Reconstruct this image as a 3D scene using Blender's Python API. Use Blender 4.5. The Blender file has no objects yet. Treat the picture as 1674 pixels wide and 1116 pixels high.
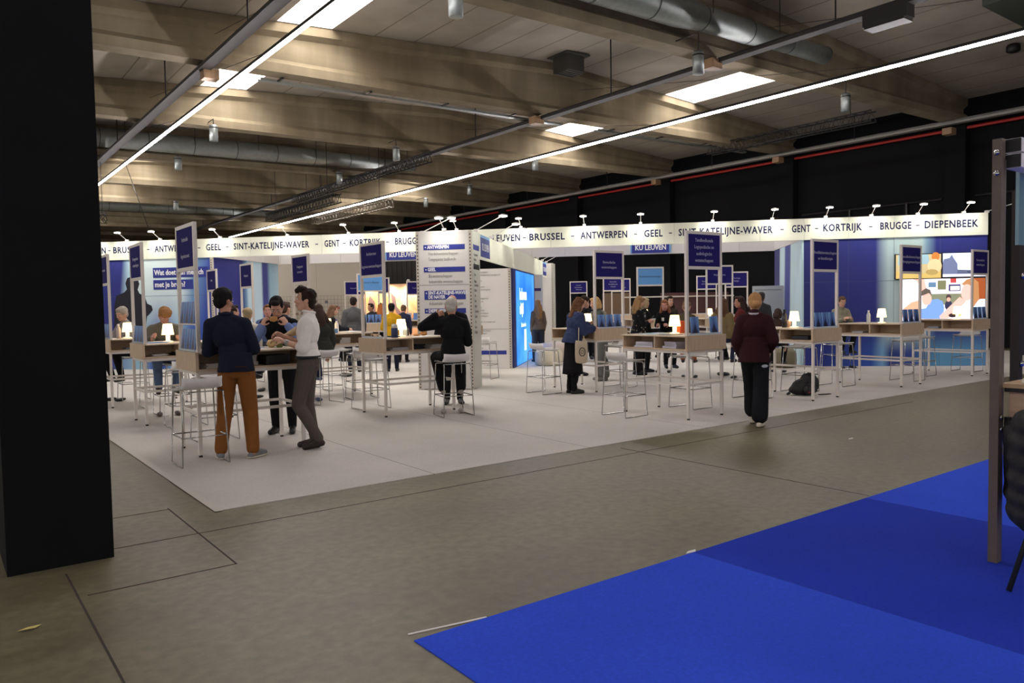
import bpy, bmesh, math, random
from mathutils import Vector, Matrix, Euler
random.seed(7)
C = bpy.context.scene.collection
SC = bpy.context.scene
PI = math.pi
R = math.radians

# ------------------------------------------------------------------ camera, world, exposure
F_PX, PITCH, ROLL, YAW, EYE = 1262.16, 0.0472921, 0.0173755, 0.646790, 1.59
fwd = Vector((math.sin(YAW), math.cos(YAW), 0)); rgt = Vector((math.cos(YAW), -math.sin(YAW), 0)); up = Vector((0, 0, 1))
f2 = fwd*math.cos(PITCH) - up*math.sin(PITCH); u2 = up*math.cos(PITCH) + fwd*math.sin(PITCH)
r3 = rgt*math.cos(ROLL) - u2*math.sin(ROLL); u3 = u2*math.cos(ROLL) + rgt*math.sin(ROLL)
cd = bpy.data.cameras.new('camera'); cam = bpy.data.objects.new('camera', cd); C.objects.link(cam)
cd.sensor_width = 36.0; cd.lens = 36.0*F_PX/1674.0; cd.clip_end = 300; cd.clip_start = 0.05
m = Matrix((r3, u3, -f2)).transposed().to_4x4(); m.translation = (0, 0, EYE)
cam.matrix_world = m
SC.camera = cam
SC.view_settings.view_transform = 'Standard'; SC.view_settings.look = 'None'
SC.view_settings.gamma = 1.0; SC.view_settings.use_curve_mapping = False
SC.view_settings.exposure = 0.72
w = bpy.data.worlds.new('world'); SC.world = w; w.use_nodes = True
w.node_tree.nodes['Background'].inputs[0].default_value = (1.0, 0.95, 0.88, 1)
w.node_tree.nodes['Background'].inputs[1].default_value = 0.5
L_STRIP, L_SKY, L_SPOT, L_LAMP = 40.0, 9.0, 20.0, 1.8

# ------------------------------------------------------------------ materials
def lin(c): return tuple(((v/255.0)/12.92 if v/255.0 <= .04045 else ((v/255.0+.055)/1.055)**2.4) for v in c)
MC = {}
def mat(name, rgb, rough=.6, metal=0.0, bump=0.0, bscale=40.0, var=0.0, vscale=6.0, emit=0.0, coat=0.0, spec=.5):
    if name in MC: return MC[name]
    m = bpy.data.materials.new(name); m.use_nodes = True; nt = m.node_tree; b = nt.nodes['Principled BSDF']
    col = lin(rgb) + (1,)
    b.inputs['Base Color'].default_value = col; b.inputs['Roughness'].default_value = rough; b.inputs['Metallic'].default_value = metal
    b.inputs['Specular IOR Level'].default_value = spec
    tc = nt.nodes.new('ShaderNodeTexCoord')
    if var:
        n = nt.nodes.new('ShaderNodeTexNoise'); n.inputs['Scale'].default_value = vscale; n.inputs['Detail'].default_value = 6
        nt.links.new(tc.outputs['Object'], n.inputs['Vector'])
        mx = nt.nodes.new('ShaderNodeMix'); mx.data_type = 'RGBA'
        mx.inputs[6].default_value = tuple(v*(1-var) for v in col[:3]) + (1,); mx.inputs[7].default_value = tuple(min(1, v*(1+var)) for v in col[:3]) + (1,)
        nt.links.new(n.outputs['Fac'], mx.inputs[0]); nt.links.new(mx.outputs[2], b.inputs['Base Color'])
    if bump:
        n = nt.nodes.new('ShaderNodeTexNoise'); n.inputs['Scale'].default_value = bscale; n.inputs['Detail'].default_value = 4
        nt.links.new(tc.outputs['Object'], n.inputs['Vector'])
        bp = nt.nodes.new('ShaderNodeBump'); bp.inputs['Strength'].default_value = bump; bp.inputs['Distance'].default_value = .01
        nt.links.new(n.outputs['Fac'], bp.inputs['Height']); nt.links.new(bp.outputs['Normal'], b.inputs['Normal'])
    if emit:
        b.inputs['Emission Color'].default_value = col; b.inputs['Emission Strength'].default_value = emit
    MC[name] = m
    return m

def nodes(name):
    m = bpy.data.materials.new(name); m.use_nodes = True; nt = m.node_tree
    return m, nt, nt.nodes['Principled BSDF']
def N(nt, t, **kw):
    n = nt.nodes.new(t)
    for k, v in kw.items():
        if k[0] == 'i' and k[1:].isdigit(): n.inputs[int(k[1:])].default_value = v
        else: setattr(n, k, v)
    return n
def ramp(nt, stops, src, interp='LINEAR'):
    r = nt.nodes.new('ShaderNodeValToRGB'); e = r.color_ramp; e.interpolation = interp
    while len(e.elements) < len(stops): e.elements.new(0.5)
    for el, (p, c) in zip(e.elements, stops): el.position = p; el.color = lin(c) + (1,)
    nt.links.new(src, r.inputs[0]); return r

# floor: stained power-floated concrete
def m_concrete_floor():
    m, nt, b = nodes('polished_concrete'); L = nt.links
    g = N(nt, 'ShaderNodeNewGeometry')
    a = N(nt, 'ShaderNodeTexNoise'); a.inputs['Scale'].default_value = .55; a.inputs['Detail'].default_value = 9; a.inputs['Roughness'].default_value = .62
    mp = N(nt, 'ShaderNodeMapping'); mp.inputs['Rotation'].default_value = (0, 0, -.25); mp.inputs['Scale'].default_value = (1, 2.2, 1)
    L.new(g.outputs['Position'], mp.inputs['Vector']); L.new(mp.outputs[0], a.inputs['Vector'])
    r = ramp(nt, [(.25, (90, 83, 60)), (.5, (114, 107, 82)), (.75, (130, 123, 97))], a.outputs['Fac'])
    c = N(nt, 'ShaderNodeTexNoise'); c.inputs['Scale'].default_value = 14; c.inputs['Detail'].default_value = 8
    L.new(g.outputs['Position'], c.inputs['Vector'])
    r2 = ramp(nt, [(.3, (215, 213, 208)), (.7, (255, 255, 255))], c.outputs['Fac'])
    mx = N(nt, 'ShaderNodeMix', data_type='RGBA', blend_type='MULTIPLY'); mx.inputs[0].default_value = 1
    L.new(r.outputs[0], mx.inputs[6]); L.new(r2.outputs[0], mx.inputs[7]); L.new(mx.outputs[2], b.inputs['Base Color'])
    rr = N(nt, 'ShaderNodeMapRange'); rr.inputs[3].default_value = .36; rr.inputs[4].default_value = .58
    L.new(a.outputs['Fac'], rr.inputs[0]); L.new(rr.outputs[0], b.inputs['Roughness'])
    bp = N(nt, 'ShaderNodeBump'); bp.inputs['Strength'].default_value = .08; L.new(c.outputs['Fac'], bp.inputs['Height']); L.new(bp.outputs[0], b.inputs['Normal'])
    return m
# ribbed exhibition carpet laid in 2 m strips
def m_carpet(name, rgb, seam=True, dark=.82, x0=1.76):
    m, nt, b = nodes(name); L = nt.links
    g = N(nt, 'ShaderNodeNewGeometry'); col = lin(rgb)
    a = N(nt, 'ShaderNodeTexNoise'); a.inputs['Scale'].default_value = 60; a.inputs['Detail'].default_value = 5
    L.new(g.outputs['Position'], a.inputs['Vector'])
    a2 = N(nt, 'ShaderNodeTexNoise'); a2.inputs['Scale'].default_value = .9; a2.inputs['Detail'].default_value = 6
    L.new(g.outputs['Position'], a2.inputs['Vector'])
    ad = N(nt, 'ShaderNodeMath', operation='ADD'); L.new(a.outputs['Fac'], ad.inputs[0]); L.new(a2.outputs['Fac'], ad.inputs[1])
    mr = N(nt, 'ShaderNodeMapRange'); mr.inputs[1].default_value = .7; mr.inputs[2].default_value = 1.3; mr.inputs[3].default_value = .86; mr.inputs[4].default_value = 1.08
    L.new(ad.outputs[0], mr.inputs[0])
    mx = N(nt, 'ShaderNodeMix', data_type='RGBA', blend_type='MULTIPLY'); mx.inputs[0].default_value = 1
    mx.inputs[6].default_value = col + (1,); L.new(mr.outputs[0], mx.inputs[7])
    out = mx.outputs[2]
    if seam:
        sx = N(nt, 'ShaderNodeSeparateXYZ'); L.new(g.outputs['Position'], sx.inputs[0])
        s1 = N(nt, 'ShaderNodeMath', operation='SUBTRACT'); s1.inputs[1].default_value = x0; L.new(sx.outputs[0], s1.inputs[0])
        s2 = N(nt, 'ShaderNodeMath', operation='PINGPONG'); s2.inputs[1].default_value = 1.0; L.new(s1.outputs[0], s2.inputs[0])
        s3 = N(nt, 'ShaderNodeMath', operation='LESS_THAN'); s3.inputs[1].default_value = .006; L.new(s2.outputs[0], s3.inputs[0])
        mm = N(nt, 'ShaderNodeMix', data_type='RGBA'); L.new(s3.outputs[0], mm.inputs[0]); L.new(out, mm.inputs[6])
        mm.inputs[7].default_value = tuple(v*.45 for v in col) + (1,); out = mm.outputs[2]
    L.new(out, b.inputs['Base Color']); b.inputs['Roughness'].default_value = .95; b.inputs['Specular IOR Level'].default_value = .15
    bp = N(nt, 'ShaderNodeBump'); bp.inputs['Strength'].default_value = .35; L.new(a.outputs['Fac'], bp.inputs['Height']); L.new(bp.outputs[0], b.inputs['Normal'])
    return m
def m_beam():
    m, nt, b = nodes('stained_beam_concrete'); L = nt.links
    g = N(nt, 'ShaderNodeNewGeometry')
    mp = N(nt, 'ShaderNodeMapping'); mp.inputs['Scale'].default_value = (1.6, 1.6, .22); L.new(g.outputs['Position'], mp.inputs['Vector'])
    a = N(nt, 'ShaderNodeTexNoise'); a.inputs['Scale'].default_value = 1.0; a.inputs['Detail'].default_value = 8; L.new(mp.outputs[0], a.inputs['Vector'])
    mp2 = N(nt, 'ShaderNodeMapping'); mp2.inputs['Scale'].default_value = (.12, .12, 1.3); L.new(g.outputs['Position'], mp2.inputs['Vector'])
    a2 = N(nt, 'ShaderNodeTexNoise'); a2.inputs['Scale'].default_value = 1.4; a2.inputs['Detail'].default_value = 5; L.new(mp2.outputs[0], a2.inputs['Vector'])
    ad = N(nt, 'ShaderNodeMath', operation='ADD'); L.new(a.outputs['Fac'], ad.inputs[0]); L.new(a2.outputs['Fac'], ad.inputs[1])
    r = ramp(nt, [(.0, (100, 88, 68)), (.5, (126, 114, 92)), (1.0, (152, 141, 119))], None or N(nt, 'ShaderNodeMapRange').outputs[0])
    mr = r.inputs[0].links[0].from_node; mr.inputs[1].default_value = .65; mr.inputs[2].default_value = 1.4; L.new(ad.outputs[0], mr.inputs[0])
    L.new(r.outputs[0], b.inputs['Base Color']); b.inputs['Roughness'].default_value = .85
    bp = N(nt, 'ShaderNodeBump'); bp.inputs['Strength'].default_value = .2; L.new(a.outputs['Fac'], bp.inputs['Height']); L.new(bp.outputs[0], b.inputs['Normal'])
    return m
def m_roof():
    m, nt, b = nodes('white_roof_slab'); L = nt.links
    g = N(nt, 'ShaderNodeNewGeometry'); sx = N(nt, 'ShaderNodeSeparateXYZ'); L.new(g.outputs['Position'], sx.inputs[0])
    p = N(nt, 'ShaderNodeMath', operation='PINGPONG'); p.inputs[1].default_value = .55; L.new(sx.outputs[0], p.inputs[0])
    l = N(nt, 'ShaderNodeMath', operation='LESS_THAN'); l.inputs[1].default_value = .02; L.new(p.outputs[0], l.inputs[0])
    a = N(nt, 'ShaderNodeTexNoise'); a.inputs['Scale'].default_value = .8; a.inputs['Detail'].default_value = 7; L.new(g.outputs['Position'], a.inputs['Vector'])
    r = ramp(nt, [(.3, (142, 134, 122)), (.7, (162, 154, 142))], a.outputs['Fac'])
    mm = N(nt, 'ShaderNodeMix', data_type='RGBA'); L.new(l.outputs[0], mm.inputs[0]); L.new(r.outputs[0], mm.inputs[6]); mm.inputs[7].default_value = lin((112, 104, 92)) + (1,)
    L.new(mm.outputs[2], b.inputs['Base Color']); b.inputs['Roughness'].default_value = .8
    return m
def m_wood(name, c1, c2, axis=(30, 2, 2), rough=.55):
    m, nt, b = nodes(name); L = nt.links
    t = N(nt, 'ShaderNodeTexCoord'); mp = N(nt, 'ShaderNodeMapping'); mp.inputs['Scale'].default_value = axis; L.new(t.outputs['Object'], mp.inputs['Vector'])
    a = N(nt, 'ShaderNodeTexNoise'); a.inputs['Scale'].default_value = 2.0; a.inputs['Detail'].default_value = 7; a.inputs['Distortion'].default_value = .6; L.new(mp.outputs[0], a.inputs['Vector'])
    r = ramp(nt, [(.3, c1), (.7, c2)], a.outputs['Fac']); L.new(r.outputs[0], b.inputs['Base Color']); b.inputs['Roughness'].default_value = rough
    return m
def m_print(name, stops, length, low=None, zlow=(.0, .8), wave=.0, rough=.45):
    """a printed stand graphic: blurred colour bands along local x, an optional second set of bands near the floor"""
    m, nt, b = nodes(name); L = nt.links
    t = N(nt, 'ShaderNodeTexCoord'); sx = N(nt, 'ShaderNodeSeparateXYZ'); L.new(t.outputs['Object'], sx.inputs[0])
    src = sx.outputs[0]
    if wave:
        mu = N(nt, 'ShaderNodeMath', operation='MULTIPLY_ADD'); mu.inputs[1].default_value = wave; L.new(sx.outputs[2], mu.inputs[0]); L.new(sx.outputs[0], mu.inputs[2]); src = mu.outputs[0]
    dv = N(nt, 'ShaderNodeMath', operation='DIVIDE'); dv.inputs[1].default_value = length; L.new(src, dv.inputs[0])
    r = ramp(nt, stops, dv.outputs[0]); out = r.outputs[0]
    if low:
        r2 = ramp(nt, low, dv.outputs[0]); mr = N(nt, 'ShaderNodeMapRange', interpolation_type='SMOOTHSTEP')
        mr.inputs[1].default_value = zlow[0]; mr.inputs[2].default_value = zlow[1]; mr.inputs[3].default_value = 1; mr.inputs[4].default_value = 0
        L.new(sx.outputs[2], mr.inputs[0]); mm = N(nt, 'ShaderNodeMix', data_type='RGBA'); L.new(mr.outputs[0], mm.inputs[0]); L.new(out, mm.inputs[6]); L.new(r2.outputs[0], mm.inputs[7]); out = mm.outputs[2]
    L.new(out, b.inputs['Base Color']); b.inputs['Roughness'].default_value = rough
    return m
def m_cover():
    m, nt, b = nodes('leaflet_cover_print'); L = nt.links
    t = N(nt, 'ShaderNodeTexCoord'); mp = N(nt, 'ShaderNodeMapping'); mp.inputs['Scale'].default_value = (9, 1, 5); L.new(t.outputs['Object'], mp.inputs['Vector'])
    a = N(nt, 'ShaderNodeTexNoise'); a.inputs['Scale'].default_value = 1.3; a.inputs['Detail'].default_value = 3; L.new(mp.outputs[0], a.inputs['Vector'])
    sx = N(nt, 'ShaderNodeSeparateXYZ'); L.new(t.outputs['Object'], sx.inputs[0])
    # dark figure in the middle of the lower half of the cover
    ax = N(nt, 'ShaderNodeMath', operation='ABSOLUTE'); L.new(sx.outputs[0], ax.inputs[0])
    k = N(nt, 'ShaderNodeMath', operation='MULTIPLY_ADD'); k.inputs[1].default_value = 2.4; L.new(ax.outputs[0], k.inputs[0]); L.new(sx.outputs[2], k.inputs[2])
    k2 = N(nt, 'ShaderNodeMath', operation='MULTIPLY_ADD'); k2.inputs[1].default_value = .16; L.new(a.outputs['Fac'], k2.inputs[0]); L.new(k.outputs[0], k2.inputs[2])
    r = ramp(nt, [(.0, (20, 24, 44)), (.20, (34, 40, 70)), (.27, (86, 112, 176)), (.5, (120, 165, 215))], k2.outputs[0])
    L.new(r.outputs[0], b.inputs['Base Color']); b.inputs['Roughness'].default_value = .35
    return m

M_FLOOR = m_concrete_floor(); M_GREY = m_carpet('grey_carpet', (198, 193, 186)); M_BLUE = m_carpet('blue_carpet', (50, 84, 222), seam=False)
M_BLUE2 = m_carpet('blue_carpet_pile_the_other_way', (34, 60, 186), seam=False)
M_BEAM = m_beam(); M_ROOF = m_roof()
M_OAK = m_wood('light_oak_laminate', (188, 163, 136), (208, 184, 156)); M_OAKT = m_wood('oak_table_top', (196, 176, 152), (214, 196, 172), (2, 24, 2), .4)
M_WHITE = mat('white_powder_coat', (222, 214, 206), .4); M_PLASTIC = mat('white_plastic', (226, 224, 222), .35)
M_CHROME = mat('chrome', (190, 190, 188), .18, 1.0); M_BLACKW = mat('black_painted_wall', (18, 18, 20), .85, bump=.1, bscale=5, var=.25, vscale=.7, spec=.12)
M_BLACK = mat('black_matte', (14, 14, 15), .6); M_RUB = mat('black_rubber', (12, 12, 12), .8); M_PILLAR = mat('black_painted_concrete', (18, 19, 21), .8, bump=.3, bscale=9, var=.25, vscale=3, spec=.12)
M_PANEL = mat('cream_panel', (230, 232, 214), .5); M_PANEL2 = mat('white_panel', (214, 210, 206), .5); M_ALU = mat('aluminium_post', (196, 188, 176), .45, .3)
M_INK = mat('dark_ink', (34, 38, 74), .7, spec=.1); M_KBLUE = mat('sign_blue', (34, 48, 140), .5); M_NAVY = mat('sign_navy', (34, 29, 100), .8, spec=.15); M_LIGHTB = mat('sign_light_blue', (96, 158, 222), .5)
M_TXT = mat('white_lettering', (236, 236, 240), .5); M_TXT2 = mat('pale_lettering', (178, 176, 200), .5); M_GTXT = mat('grey_lettering', (128, 126, 122), .6)
M_STEEL = mat('galvanised_steel', (142, 148, 146), .42, .75, var=.2, vscale=9); M_DKGALV = mat('dark_galvanised', (84, 88, 88), .5, .6); M_DKSTEEL = mat('dark_steel', (44, 42, 42), .45, .6); M_CABLE = mat('reddish_cable', (84, 56, 44), .6)
M_LED = mat('led_strip_light', (255, 248, 250), .5, emit=L_STRIP); M_SKY = mat('skylight_dome', (255, 250, 246), .5, emit=L_SKY)
M_SHAFT = mat('white_skylight_curb', (226, 222, 216), .7); M_HEAD = mat('spotlight_lens', (255, 250, 235), .5, emit=14.0); M_SHADE = mat('glowing_lamp_shade', (255, 224, 158), .5, emit=L_LAMP)
M_RED = mat('red_pipe_paint', (150, 30, 24), .45); M_WOODB = m_wood('junction_box_wood', (126, 98, 70), (150, 120, 88)); M_PAPER = mat('white_paper', (232, 230, 226), .7)
M_COVER = m_cover()

# ------------------------------------------------------------------ mesh helpers
class MB:
    def __init__(s): s.bm = bmesh.new(); s.mi = 0
    def _f(s, vs, mi=None):
        try: f = s.bm.faces.new(vs)
        except ValueError: return None
        f.material_index = s.mi if mi is None else mi; return f
    def box(s, c, d, rot=None, bev=0.0):
        v = [Vector((x*d[0]/2, y*d[1]/2, z*d[2]/2)) for x in (-1, 1) for y in (-1, 1) for z in (-1, 1)]
        if rot is not None: v = [rot @ p for p in v]
        v = [s.bm.verts.new(p + Vector(c)) for p in v]
        fs = [s._f([v[i] for i in q]) for q in ((0, 1, 3, 2), (4, 6, 7, 5), (0, 4, 5, 1), (2, 3, 7, 6), (0, 2, 6, 4), (1, 5, 7, 3))]
        if bev:
            es = list({e for f in fs for e in f.edges}); r = bmesh.ops.bevel(s.bm, geom=es, offset=bev, segments=2, affect='EDGES', profile=.7)
            for f in r['faces']: f.material_index = s.mi
        return s
    def bx(s, x0, x1, y0, y1, z0, z1, bev=0.0): return s.box(((x0+x1)/2, (y0+y1)/2, (z0+z1)/2), (x1-x0, y1-y0, z1-z0), None, bev)
    def quad(s, *p): s._f([s.bm.verts.new(q) for q in p]); return s
    def poly(s, pts): s._f([s.bm.verts.new(q) for q in pts]); return s
    def tube(s, pts, r, seg=8, closed=False):
        pts = [Vector(p) for p in pts]; n = len(pts); rings = []
        rr = r if isinstance(r, (list, tuple)) else [r]*n
        for i, p in enumerate(pts):
            a = pts[i-1] if (i > 0 or closed) else None; b = pts[(i+1) % n] if (i < n-1 or closed) else None
            t = Vector((0, 0, 0))
            if a is not None: t += (p-a).normalized()
            if b is not None: t += (b-p).normalized()
            t = t.normalized() if t.length > 1e-6 else Vector((0, 0, 1))
            ref = Vector((0, 0, 1)) if abs(t.z) < .9 else Vector((1, 0, 0))
            u = t.cross(ref).normalized(); v = u.cross(t)
            rings.append([s.bm.verts.new(p + rr[i]*(math.cos(2*PI*k/seg)*u + math.sin(2*PI*k/seg)*v)) for k in range(seg)])
        for i in range(n if closed else n-1):
            A, B = rings[i], rings[(i+1) % n]
            off = 0
            if i == n-1: off = min(range(seg), key=lambda o: sum((A[k].co-B[(k+o) % seg].co).length for k in range(seg)))
            else: off = min(range(seg), key=lambda o: sum((A[k].co-B[(k+o) % seg].co).length for k in range(seg)))
            for k in range(seg): s._f([A[k], A[(k+1) % seg], B[(k+1+off) % seg], B[(k+off) % seg]])
        if not closed:
            s._f(rings[0][::-1]); s._f(rings[-1])
        return s
    def lathe(s, prof, c=(0, 0, 0), seg=20):
        rings = []
        for r, z in prof:
            rings.append([s.bm.verts.new((c[0]+r*math.cos(2*PI*k/seg), c[1]+r*math.sin(2*PI*k/seg), c[2]+z)) for k in range(seg)])
        for A, B in zip(rings, rings[1:]):
            for k in range(seg): s._f([A[k], A[(k+1) % seg], B[(k+1) % seg], B[k]])
        s._f(rings[0][::-1]); s._f(rings[-1]); return s
    def ell(s, c, r, rot=None, sub=2):
        M = Matrix.Translation(Vector(c)) @ (rot.to_4x4() if rot is not None else Matrix.Identity(4)) @ Matrix.Diagonal((r[0], r[1], r[2], 1))
        fs0 = set(s.bm.faces) if s.mi else None
        bmesh.ops.create_icosphere(s.bm, subdivisions=sub, radius=1.0, matrix=M)
        if s.mi:
            for f in s.bm.faces:
                if f not in fs0: f.material_index = s.mi
        return s
    def cap(s, a, ra, b, rb, seg=12):
        a, b = Vector(a), Vector(b); d = b-a
        s.ell(a, (ra,)*3); s.ell(b, (rb,)*3)
        if d.length > 1e-4:
            M = Matrix.Translation((a+b)/2) @ d.to_track_quat('Z', 'Y').to_matrix().to_4x4()
            bmesh.ops.create_cone(s.bm, cap_ends=True, segments=seg, radius1=ra, radius2=rb, depth=d.length, matrix=M)
        return s
    def extr(s, pts, a, b, axis=1):
        """extrude a 2-D outline (list of (p,q)) along an axis from a to b; axis 0: (y,z) 1: (x,z) 2: (x,y)"""
        def P(p, t): return (t, p[0], p[1]) if axis == 0 else ((p[0], t, p[1]) if axis == 1 else (p[0], p[1], t))
        A = [s.bm.verts.new(P(p, a)) for p in pts]; B = [s.bm.verts.new(P(p, b)) for p in pts]; n = len(pts)
        for i in range(n): s._f([A[i], A[(i+1) % n], B[(i+1) % n], B[i]])
        s._f(A[::-1]); s._f(B); return s
    def mesh(s, name, mats, smooth=False):
        bmesh.ops.recalc_face_normals(s.bm, faces=s.bm.faces[:])
        me = bpy.data.meshes.new(name); s.bm.to_mesh(me); s.bm.free()
        for mm in (mats if isinstance(mats, (list, tuple)) else [mats]): me.materials.append(mm)
        if smooth:
            for p in me.polygons: p.use_smooth = True
        return me
    def obj(s, name, mats, parent=None, smooth=False, **kw): return link(name, s.mesh(name, mats, smooth), parent, **kw)

def link(name, me, parent=None, label=None, cat=None, group=None, kind=None, loc=None, rz=None):
    o = bpy.data.objects.new(name, me); C.objects.link(o)
    if parent is not None: o.parent = parent
    if label: o['label'] = label
    if cat: o['category'] = cat
    if group: o['group'] = group
    if kind: o['kind'] = kind
    if loc is not None: o.location = loc
    if rz is not None: o.rotation_euler = (0, 0, rz)
    return o
def thing(name, label, cat, loc=(0, 0, 0), rz=0.0, group=None):
    return link(name, None, None, label, cat, group, None, loc, rz)
def copy_tree(o, parent=None, label=None):
    c = o.copy(); C.objects.link(c)
    if parent is not None: c.parent = parent
    if label: c['label'] = label
    for ch in [x for x in C.objects if x.parent == o]: copy_tree(ch, c)
    return c
def text_mesh(s, size, xs=1.0, align='CENTER', bold=0.0, spacing=1.0, line=1.0):
    cu = bpy.data.curves.new('lettering', 'FONT'); cu.body = s; cu.size = size; cu.align_x = align; cu.align_y = 'CENTER'
    cu.extrude = .001; cu.offset = bold; cu.space_character = spacing; cu.space_line = line; cu.resolution_u = 2
    o = bpy.data.objects.new('tmp', cu); C.objects.link(o); dg = bpy.context.evaluated_depsgraph_get()
    me = bpy.data.meshes.new_from_object(o.evaluated_get(dg)); bpy.data.objects.remove(o); bpy.data.curves.remove(cu)
    me.transform(Matrix.Diagonal((xs, 1, 1, 1)) ); me.name = 'lettering'; return me
def text(s, size, m, parent, origin, right=(1, 0, 0), xs=1.0, name='lettering', **kw):
    """letters on a surface: they read along 'right', stand up along z; origin and right in the parent's frame"""
    me = text_mesh(s, size, xs, **kw); me.materials.append(m)
    r = Vector(right).normalized(); n = r.cross(Vector((0, 0, 1)))
    M = Matrix((r, Vector((0, 0, 1)), n)).transposed().to_4x4(); M.translation = Vector(origin)
    me.transform(M); return link(name, me, parent)
ORD = ['first', 'second', 'third', 'fourth', 'fifth', 'sixth', 'seventh', 'eighth', 'ninth', 'tenth', 'eleventh', 'twelfth', 'thirteenth', 'fourteenth', 'fifteenth', 'sixteenth', 'seventeenth', 'eighteenth', 'nineteenth', 'twentieth', 'twenty-first', 'twenty-second', 'twenty-third', 'twenty-fourth', 'twenty-fifth']

# ------------------------------------------------------------------ the hall
XW, RX, RZ = 26.3, 14.6, 8.42
def roof_z(x): return RZ - (.061*(RX-x) if x < RX else .053*(x-RX))
def beam_z(x): return 6.74 + .012*x
BEAMS = [-12.9, -6.9, -.9, 5.1, 11.1, 17.1, 23.1, 29.1, 35.1, 41.1, 47.1, 53.1, 59.1, 65.1]
XL, YN, YF = -14.0, -18.0, 72.0
b = MB(); b.quad((-40, -40, 0), (XW+.5, -40, 0), (XW+.5, YF+1, 0), (-40, YF+1, 0)); b.obj('floor', M_FLOOR, kind='structure', label='brown grey polished concrete hall floor')
# saw-cut joints in the slab
b = MB(); b.bx(1.472, 1.482, 4.86, 6.6, 0, .002); b.bx(.60, .61, 2.0, 5.35, 0, .002)
b.bx(.9, 12.0, 5.705, 5.712, 0, .002); b.bx(.65, 1.48, 4.858, 4.866, 0, .002); b.bx(.9, 1.48, 6.56, 6.566, 0, .002); b.bx(6.0, 6.008, 3.2, 6.0, 0, .002)
b.obj('trim_1', mat('joint_filler', (52, 46, 38), .9), kind='structure', label='dark saw-cut joints in the concrete floor')
# carpets
b = MB(); b.bx(1.76, 25.2, 6.24, 33, .0, .006); b.obj('stand_carpet', M_GREY, label='pale grey exhibition carpet covering the whole stand floor', cat='carpet')
b = MB(); b.bx(1.735, 1.80, 6.215, 33, .0062, .0075); b.obj('edge_tape', mat('pale_tape', (186, 180, 170), .5), label='pale strip of tape along the left edge of the grey carpet', cat='tape')
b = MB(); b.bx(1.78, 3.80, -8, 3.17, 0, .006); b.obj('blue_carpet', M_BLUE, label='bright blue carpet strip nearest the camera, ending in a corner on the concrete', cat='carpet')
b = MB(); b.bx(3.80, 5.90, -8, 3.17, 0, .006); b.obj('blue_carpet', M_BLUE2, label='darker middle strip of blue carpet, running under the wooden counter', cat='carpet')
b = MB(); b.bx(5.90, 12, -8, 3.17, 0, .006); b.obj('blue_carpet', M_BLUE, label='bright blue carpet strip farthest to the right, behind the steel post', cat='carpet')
# roof with skylight openings
SKY = [(6.4, 7.7, 11.35, 16.85), (6.4, 7.7, 17.35, 22.85), (6.4, 7.7, 29.35, 34.85), (19.0, 20.4, 11.35, 16.85), (19.0, 20.4, 17.35, 22.85), (19.0, 20.4, 29.35, 34.85), (6.4, 7.7, 35.35, 40.85), (19.0, 20.4, 35.35, 40.85), (6.4, 7.7, 47.35, 52.85), (19.0, 20.4, 47.35, 52.85)]
b = MB()
for x0, x1 in ((XL, 6.4), (6.4, 7.7), (7.7, RX), (RX, 19.0), (19.0, 20.4), (20.4, XW+.5)):
    holes = sorted((a[2], a[3]) for a in SKY if a[0] == x0 and a[1] == x1); y = YN
    for h0, h1 in holes + [(YF, YF)]:
        b.quad((x0, y, roof_z(x0)), (x1, y, roof_z(x1)), (x1, h0, roof_z(x1)), (x0, h0, roof_z(x0))); y = h1
b.obj('ceiling', M_ROOF, kind='structure', label='off-white concrete roof slabs between the beams')
for i, (x0, x1, y0, y1) in enumerate(SKY):
    z0, z1 = roof_z(x0), roof_z(x1); zt = max(z0, z1)+.75
    s = thing('window_%d' % (i+1), 'bright rooflight between concrete beams', 'skylight'); s['kind'] = 'structure'; del s['category']
    s['label'] = '%s rooflight between two concrete beams on the %s roof slope' % (ORD[sorted(a[2] for a in SKY if a[0] == x0).index(y0)] + ' nearest', 'left' if x0 < 10 else 'right')
    b = MB(); b.quad((x0, y0, z0), (x0, y1, z0), (x0, y1, zt), (x0, y0, zt)); b.quad((x1, y0, z1), (x1, y1, z1), (x1, y1, zt), (x1, y0, zt))
    b.quad((x0, y0, z0), (x1, y0, z1), (x1, y0, zt), (x0, y0, zt)); b.quad((x0, y1, z0), (x1, y1, z1), (x1, y1, zt), (x0, y1, zt)); b.obj('curb', M_SHAFT, s)
    b = MB(); b.quad((x0, y0, zt), (x1, y0, zt), (x1, y1, zt), (x0, y1, zt)); b.obj('glazing', M_SKY, s)
for i, y in enumerate(BEAMS):
    b = MB(); rings = []
    for x in (XL, RX-3, RX-.5, RX, RX+.5, RX+4, XW):
        t, l = roof_z(x)-.01, beam_z(x)
        sec = [(-.22, l), (.22, l), (.22, l+.2), (.09, l+.32), (.09, t-.3), (.22, t-.2), (.22, t), (-.22, t), (-.22, t-.2), (-.09, t-.3), (-.09, l+.32), (-.22, l+.2)]
        rings.append([b.bm.verts.new((x, y+p, q)) for p, q in sec])
    for A, B in zip(rings, rings[1:]):
        for k in range(12): b._f([A[k], A[(k+1) % 12], B[(k+1) % 12], B[k]])
    b._f(rings[0]); b._f(rings[-1])
    b.obj('concrete_beam', M_BEAM, kind='structure', label='%s stained concrete roof beam counted from the camera' % ORD[i])
b = MB(); b.bx(XW, XW+.4, -12, YF, 0, 8.4)
b.obj('wall_right', M_BLACKW, kind='structure', label='long black painted hall wall on the right')
b = MB(); b.bx(XL-2, XW, YF, YF+.4, 0, 8.6); b.obj('wall_back', mat('dark_far_wall', (46, 38, 32), .8), kind='structure', label='dark far end wall of the hall')
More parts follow.
